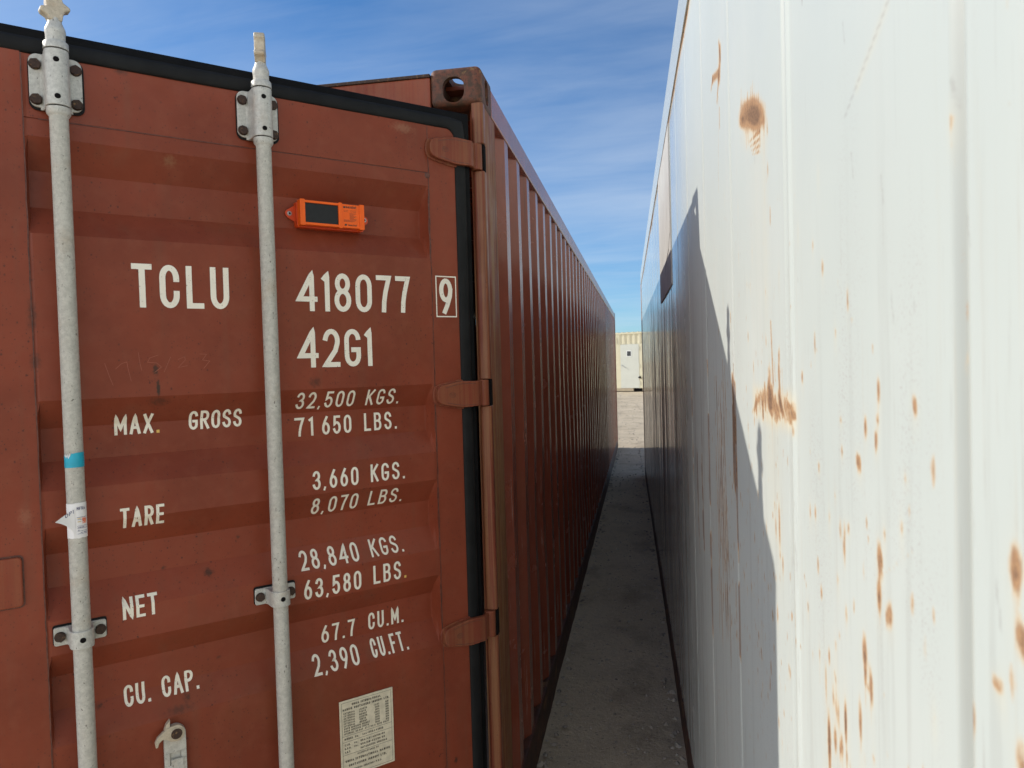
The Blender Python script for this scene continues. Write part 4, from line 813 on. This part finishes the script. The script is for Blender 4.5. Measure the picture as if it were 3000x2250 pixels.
def white_mat(name, wear_shade=True):
    n = NM(name)
    base = (0.70, 0.725, 0.70)
    c = n.mix(n.mr(n.noise(1.3, 4), 0.3, 0.7), (0.495, 0.533, 0.503), (0.535, 0.566, 0.533))
    c = n.mix(n.mr(n.noise(1.0, 6, 0.62, v=n.vscale((14, 14, 0.9))), 0.50, 0.75, 0, 0.18), c, (0.62, 0.60, 0.55))
    # pinkish-grey pepper
    pep = n.mul(n.mr(n.noise(330, 2), 0.57, 0.66), n.mr(n.noise(1.0, 5, 0.6, v=n.vscale((9, 9, 2.2), (3, 3, 1))), 0.50, 0.66), n.mr(n.sepx(n.co, 2), 2.1, 1.6), 0.55)
    c = n.mix(pep, c, (0.36, 0.31, 0.30))
    # brown runs, mostly low down
    low = n.mr(n.sepx(n.co, 2), 2.05, 1.35); far = n.mr(n.sepx(n.co, 1), -0.75, 0.8, 0.12, 1.0)
    run = n.mul(n.mr(n.noise(1.0, 7, 0.7, v=n.vscale((26, 26, 0.9), (2, 9, 3))), 0.54, 0.62), low, far)
    c = n.mix(n.mul(run, 0.85), c, (0.12, 0.075, 0.05))
    stk = n.mul(n.mr(n.noise(1.0, 6, 0.7, v=n.vscale((11, 11, 0.30), (4, 1, 8))), 0.50, 0.57), n.mr(n.sepx(n.co, 2), 2.15, 1.55), n.mr(n.sepx(n.co, 1), 0.5, 1.4))
    c = n.mix(n.mul(stk, 0.65), c, (0.11, 0.080, 0.063))
    if wear_shade:
        a = n.attr("wear_shade"); c = n.mix(n.math('MULTIPLY', a.outputs['Alpha'], 0.9), c, (0.33, 0.34, 0.315)); q = n.t.nodes.new('ShaderNodeSeparateColor'); n.set(q.inputs[0], a.outputs['Color'])  # alpha darkens the groove slopes with painted shading
        c = n.mix(n.math('MULTIPLY', q.outputs[2], 0.32, True), c, (0.74, 0.60, 0.36))
        reg = n.mul(n.mr(n.noise(1.0, 4, 0.6, v=n.vscale((5, 5, 1.6), (7, 1, 3))), 0.36, 0.58), n.mr(n.sepx(n.co, 2), 2.15, 1.5, 0.15, 1.0), n.mr(n.sepx(n.co, 1), 0.5, -0.2))
        d_, cl_ = n.voro(1.0, v=n.vscale((70, 70, 26)))
        fs = n.mul(n.mr(n.math('ADD', d_, n.math('MULTIPLY', n.math('SUBTRACT', n.noise(300, 2), 0.5), 0.3)), 0.22, 0.10), n.math('GREATER_THAN', n.sepx(cl_, 0), 0.58), reg)
        c = n.mix(n.mul(fs, 0.8), c, (0.43, 0.235, 0.10))
        c = n.mix(n.mul(n.mr(n.noise(1.0, 5, 0.7, v=n.vscale((120, 120, 2.2), (3, 7, 2))), 0.56, 0.70), reg, 0.16), c, (0.45, 0.33, 0.20))
        c = n.mix(n.mul(n.mr(n.noise(1.0, 4, 0.7, v=n.vscale((240, 240, 7), (1, 4, 9))), 0.62, 0.67), reg, 0.35), c, (0.25, 0.21, 0.18))
        rv = n.math('ADD', q.outputs[0], n.math('MULTIPLY', n.math('SUBTRACT', n.noise(150, 5, 0.65, v=n.vscale((1.6, 1.6, 0.5))), 0.5), 0.75))
        c = n.mix(n.mr(rv, 0.18, 0.52, 0, 0.6), c, (0.56, 0.405, 0.235))
        c = n.mix(n.mr(rv, 0.36, 0.80, 0, 0.85), c, n.mix(n.mr(n.noise(170, 4), 0.4, 0.6), (0.37, 0.195, 0.085), (0.26, 0.125, 0.058)))
        c = n.mix(n.mr(rv, 0.90, 1.25, 0, 0.8), c, n.mix(n.mr(n.noise(230, 4), 0.42, 0.6), (0.105, 0.062, 0.042), (0.21, 0.120, 0.072)))
        gv = n.math('ADD', q.outputs[1], n.math('MULTIPLY', n.math('SUBTRACT', n.noise(300, 3), 0.5), 0.5))
        c = n.mix(n.mr(gv, 0.15, 0.75, 0, 0.7), c, (0.25, 0.225, 0.21))
        ro = n.math('ADD', n.math('ADD', n.mr(n.noise(4, 4), 0.3, 0.7, 0.08, 0.13), n.mr(n.sepx(n.co, 1), 1.1, -0.2, 0, 0.36)), n.math('ADD', n.mr(rv, 0.3, 0.7, 0, 0.5), n.math('MULTIPLY', stk, 0.22)))
    else: ro = 0.25
    b = n.bump(n.noise(4, 3, v=n.vscale((1, 1, 0.12))), 0.10, 0.02); b = n.bump(n.noise(90, 3), 0.03, 0.001, b)
    return n.fin(c, ro, 0, 0.36, b)
M_WHITE = white_mat("white_reefer_paint"); M_WRAIL = white_mat("white_rail_paint", False)
link("side_panel", me, M_WHITE, white, smooth=60)
mb = MB(); mb.prism([(-0.006, 2.735), (-0.006, 2.889), (-0.001, 2.8955), (0.08, 2.8955), (0.08, 2.735)], lambda p, q, t: (p, t, q), Y0 + 0.17, Y1 - 0.17); mb.build("top_rail", M_WRAIL, white)
mb = MB(); mb.box(-0.004, 0.06, Y0 + 0.17, Y1 - 0.17, -0.05, 0.135); mb.build("bottom_rail", M_LOW, white, bevel=0.004)
mb = MB(); mb.box(0.0, 2.43, Y0 + 0.05, Y1 - 0.05, 2.85, 2.885); mb.build("roof", M_WRAIL, white)
mb = MB(); mb.box(2.39, 2.43, Y0 + 0.1, Y1 - 0.1, 0.1, 2.86); mb.build("side_panel", M_WRAIL, white)
mb = MB(); mb.box(0.06, 2.38, Y1 - 0.09, Y1 - 0.03, 0.1, 2.86); mb.build("end_wall", M_WRAIL, white)
mb = MB(); mb.box(0.06, 2.38, Y0 + 0.03, Y0 + 0.09, 0.1, 2.86); mb.build("end_wall", M_WRAIL, white)
mb = MB(); mb.box(0.05, 2.39, Y0 + 0.1, Y1 - 0.1, 0.06, 0.16); mb.build("floor", M_INNER, white)
M_WPOST = rusty("pink_worn_post", (0.52, 0.36, 0.29), (0.60, 0.46, 0.40), 9)
for y in (Y0, Y1 - 0.16):
    for x in (-0.004, 2.36):
        mb = MB(); mb.box(x, x + 0.074, y, y + 0.16, 0.118, WH - 0.118); mb.build("corner_post", M_WPOST, white, bevel=0.004)
castings(white, -0.004, 2.434, Y0, Y1, 0, WH, M_CAST)
# tan repair sheet riveted below the rail
n = NM("tan_repair_sheet")
c = n.mix(n.mr(n.noise(3, 5), 0.3, 0.7), (0.47, 0.45, 0.415), (0.52, 0.50, 0.46))
c = n.mix(n.mr(n.noise(1.0, 6, 0.7, v=n.vscale((60, 30, 5))), 0.60, 0.66, 0, 0.7), c, (0.22, 0.18, 0.15))
M_TAN = n.fin(c, 0.75, 0, 0.3)
mb = MB(); mb.prism(rrect(1.165, 2.30, 2.003, 2.725, 0.004, 2), lambda p, q, t: (t, p, q), -0.0045, 0.0035); mb.build("repair_sheet", M_TAN, white)
mb = MB()
for a in ([(1.19, 2.30), (1.20, 2.24), (1.25, 2.225), (1.33, 2.185), (1.52, 2.16), (1.70, 2.10)], [(1.18, 2.72), (1.19, 2.3)]): ribbon(mb, a, 0.007, lambda u, z, l: (-0.0055, u, z))
mb.build("rust_crack", M_BOLT, white, recalc=False)

# ================================================================== GROUND
def gz(x, y):
    s_ = min(1.0, max(0.0, (y - 13.5) / 20)); return 0.19 * s_ * s_ * (3 - 2 * s_)
xs = [-900, -300, -120, -50, -20, -8, -4] + list(np.arange(-2.6, 3.0, 0.07)) + [3.4, 6, 12, 30, 80, 250, 900]
ysg = [-900, -300, -100, -40, -15, -8, -5, -3.5] + list(np.arange(-2.6, 16, 0.07)) + list(np.arange(16, 46, 0.5)) + [60, 100, 200, 500, 900]
XG, YG = np.meshgrid(xs, ysg, indexing='ij')
mb = MB()
dz = 0.010 * smooth_noise(XG, YG, 2.2, 1.6, 21) + 0.006 * smooth_noise(XG, YG, 9, 9, 22) + 0.0035 * np.random.default_rng(3).normal(size=XG.shape) * ((YG > -3) & (YG < 16))
mb.grid([[(x, y, gz(x, y) + float(dz[i, j]) - 0.012) for j, y in enumerate(ysg)] for i, x in enumerate(xs)])
n = NM("packed_gravel")
c = n.mix(n.mr(n.noise(0.7, 5), 0.35, 0.65), (0.50, 0.405, 0.275), (0.60, 0.495, 0.345))
c = n.mix(n.mr(n.noise(24, 5, 0.7), 0.45, 0.62, 0, 0.55), c, (0.46, 0.375, 0.275))
c = n.mix(n.mr(n.noise(150, 3, 0.6), 0.56, 0.68, 0, 0.7), c, (0.78, 0.70, 0.58))
c = n.mix(n.mr(n.noise(3.2, 4, 0.6, v=n.vscale((1, 0.6, 1), (5, 3, 0))), 0.48, 0.68, 0, 0.45), c, (0.24, 0.185, 0.13))
d, col = n.voro(38); c = n.mix(n.mul(n.mr(d, 0.28, 0.16), n.math('GREATER_THAN', n.sepx(col, 0), 0.6), 0.55), c, (0.19, 0.165, 0.14))
M_GROUND = n.fin(c, 0.9, 0, 0.2, n.bump(n.noise(40, 6, 0.7), 0.6, 0.02))
gr = mb.build("ground", M_GROUND, None, smooth=80); gr['kind'] = "structure"
M_STONE = plain("gravel_stone", (0.33, 0.285, 0.235), 0.9, 0.35, 5)
mb = MB(); rr = random.Random(4)
for i in range(1500):
    y = rr.uniform(0.5, 30); x = rr.uniform(0.02, 0.62) if y < 9 else rr.uniform(-1.5, 3)
    s_ = rr.uniform(0.004, 0.013) * (1 + y * 0.03); zc = gz(x, y) - 0.008
    V = [mb.bm.verts.new((x + s_ * math.cos(a) * rr.uniform(.7, 1.2), y + s_ * math.sin(a) * rr.uniform(.7, 1.2), zc + rr.uniform(-.2, .3) * s_)) for a in (0.3, 1.5, 2.8, 4.0, 5.2)]
    tp = mb.bm.verts.new((x, y, zc + s_ * rr.uniform(.6, 1.1)))
    for k in range(5): mb.bm.faces.new((V[k], V[(k + 1) % 5], tp))
for i in range(420):
    y = rr.uniform(0.3, 12); x = rr.choice([0.012 + abs(rr.gauss(0, 0.025)), 0.615 - 0.0161 * y - abs(rr.gauss(0, 0.025))]); s_ = rr.uniform(0.006, 0.022); zc = gz(x, y) - 0.010
    V = [mb.bm.verts.new((x + s_ * math.cos(a) * rr.uniform(.6, 1.2), y + s_ * math.sin(a) * rr.uniform(.6, 1.2), zc + rr.uniform(-.2, .3) * s_)) for a in (0.3, 1.5, 2.8, 4.0, 5.2)]
    tp = mb.bm.verts.new((x + rr.uniform(-.3, .3) * s_, y, zc + s_ * rr.uniform(.4, .9)))
    for k in range(5): mb.bm.faces.new((V[k], V[(k + 1) % 5], tp))
g2 = mb.build("gravel", M_STONE); g2['kind'] = "stuff"; g2['label'] = "loose gravel stones scattered on the pale yard ground"; g2['category'] = "gravel"

# ================================================================== BEIGE OFFICE CONTAINER IN THE YARD
BA = R(-26)
bp = Vector((0.46456, -2.25598, 1.66477)) + (Vector((-0.81966, 38.71648, 0)) - Vector((0.46456, -2.25598, 1.66477))) * 0.885
office = thing("office_container", "distant cream corrugated office container with a pale personnel door and small dark window", "office container", (bp.x, bp.y, bp.z), (0, 0, BA))
M_CREAM = plain("cream_paint", (0.60, 0.545, 0.375), 0.5, 0.04, 3); M_DOORP = plain("pale_door_paint", (0.54, 0.54, 0.46), 0.5, 0.03, 3); M_BASE = plain("tan_base", (0.34, 0.275, 0.18), 0.6, 0.1, 5)
K8 = 0.885
# local: x along the front, y into the container, z up (z = 0 at its feet)
zt = 2.87; x_l, x_r = -0.55, 5.5
mb = MB(); pr = []; x = 0.165
pr = [(x_l, 0.0), (0.165, 0.0)]
while x < x_r - 0.3:
    pr += [(x + 0.045, 0.05), (x + 0.120, 0.05), (x + 0.180, 0.0), (x + 0.275, 0.0)]; x += 0.275
pr.append((x_r, 0.0))
rows = []
for (px_, d) in pr: rows.append([(px_, d, z) for z in ((2.27, zt - 0.10))])
mb.grid(rows); mb.box(x_l, 0.165, -0.004, 0.05, 0.16, 2.27); mb.box(1.185, x_r, 0.0, 0.05, 0.16, 2.27); mb.box(0.165, 0.215, 0.0, 0.05, 0.16, 2.27)
mb.build("wall", M_CREAM, office)
mb = MB(); mb.box(x_l, x_r, -0.02, 0.06, zt - 0.115, zt - 0.05); mb.build("top_rail", M_CREAM, office)
mb = MB()
xx = x_l
while xx < x_r: mb.box(xx, xx + 0.085, 0.0, 2.43, zt - 0.05, zt - 0.015); xx += 0.275
mb.box(x_l, x_r, 0.02, 2.43, zt - 0.06, zt - 0.04); mb.build("roof", M_CREAM, office)
mb = MB(); mb.box(x_l, x_r, 2.38, 2.43, 0.1, zt - 0.06); mb.box(x_l, x_l + 0.05, 0.05, 2.38, 0.1, zt - 0.06); mb.box(x_r - 0.05, x_r, 0.05, 2.38, 0.1, zt - 0.06); mb.build("wall", M_CREAM, office)
mb = MB(); mb.box(x_l, 0.875, -0.03, 0.05, 0.02, 0.16); mb.box(1.35, x_r, -0.03, 0.05, 0.02, 0.16); mb.box(x_l, x_r, 0.05, 2.4, 0.10, 0.16); mb.build("base_rail", M_BASE, office)
mb = MB(); mb.box(0.215, 1.185, -0.012, 0.04, 0.165, 2.265); od = mb.build("door", M_DOORP, office, bevel=0.006)
mb = MB(); mb.box(0.545, 0.805, -0.022, -0.010, 1.675, 1.965); fr = mb.build("window_frame", plain("white_trim", (0.75, 0.75, 0.70), 0.5), od)
mb = MB(); mb.box(0.575, 0.775, -0.026, -0.020, 1.705, 1.935); mb.build("window_pane", plain("dark_glass", (0.02, 0.022, 0.024), 0.15), od)
mb = MB(); mb.prism([(0.25, 1.285), (0.27, 1.300), (0.53, 1.155), (0.515, 1.135)], XZ, -0.06, -0.035); mb.box(0.285, 0.325, -0.05, -0.010, 1.235, 1.285); mb.build("door_handle", M_STEEL, od)
for z in (0.42, 1.25, 2.08):
    mb = MB(); mb.box(1.150, 1.215, -0.032, -0.011, z - 0.07, z + 0.07); mb.build("hinge", M_DOORP, od)
mb = MB(); mb.box(0.880, 1.345, 0.03, 0.045, 0.03, 0.155); mb.build("fork_pocket", M_HOLE, office)
mb = MB(); mb.prism([(1.16, 0.66), (1.26, 0.74), (1.30, 0.62)], XZ, -0.10, -0.02); mb.build("bracket", M_HOLE, office)
mb = MB(); mb.box(0.005, 0.035, -0.03, -0.004, 2.35, 2.62); mb.box(0.005, 0.06, -0.03, -0.004, 2.32, 2.36); mb.build("hook", M_CREAM, office)
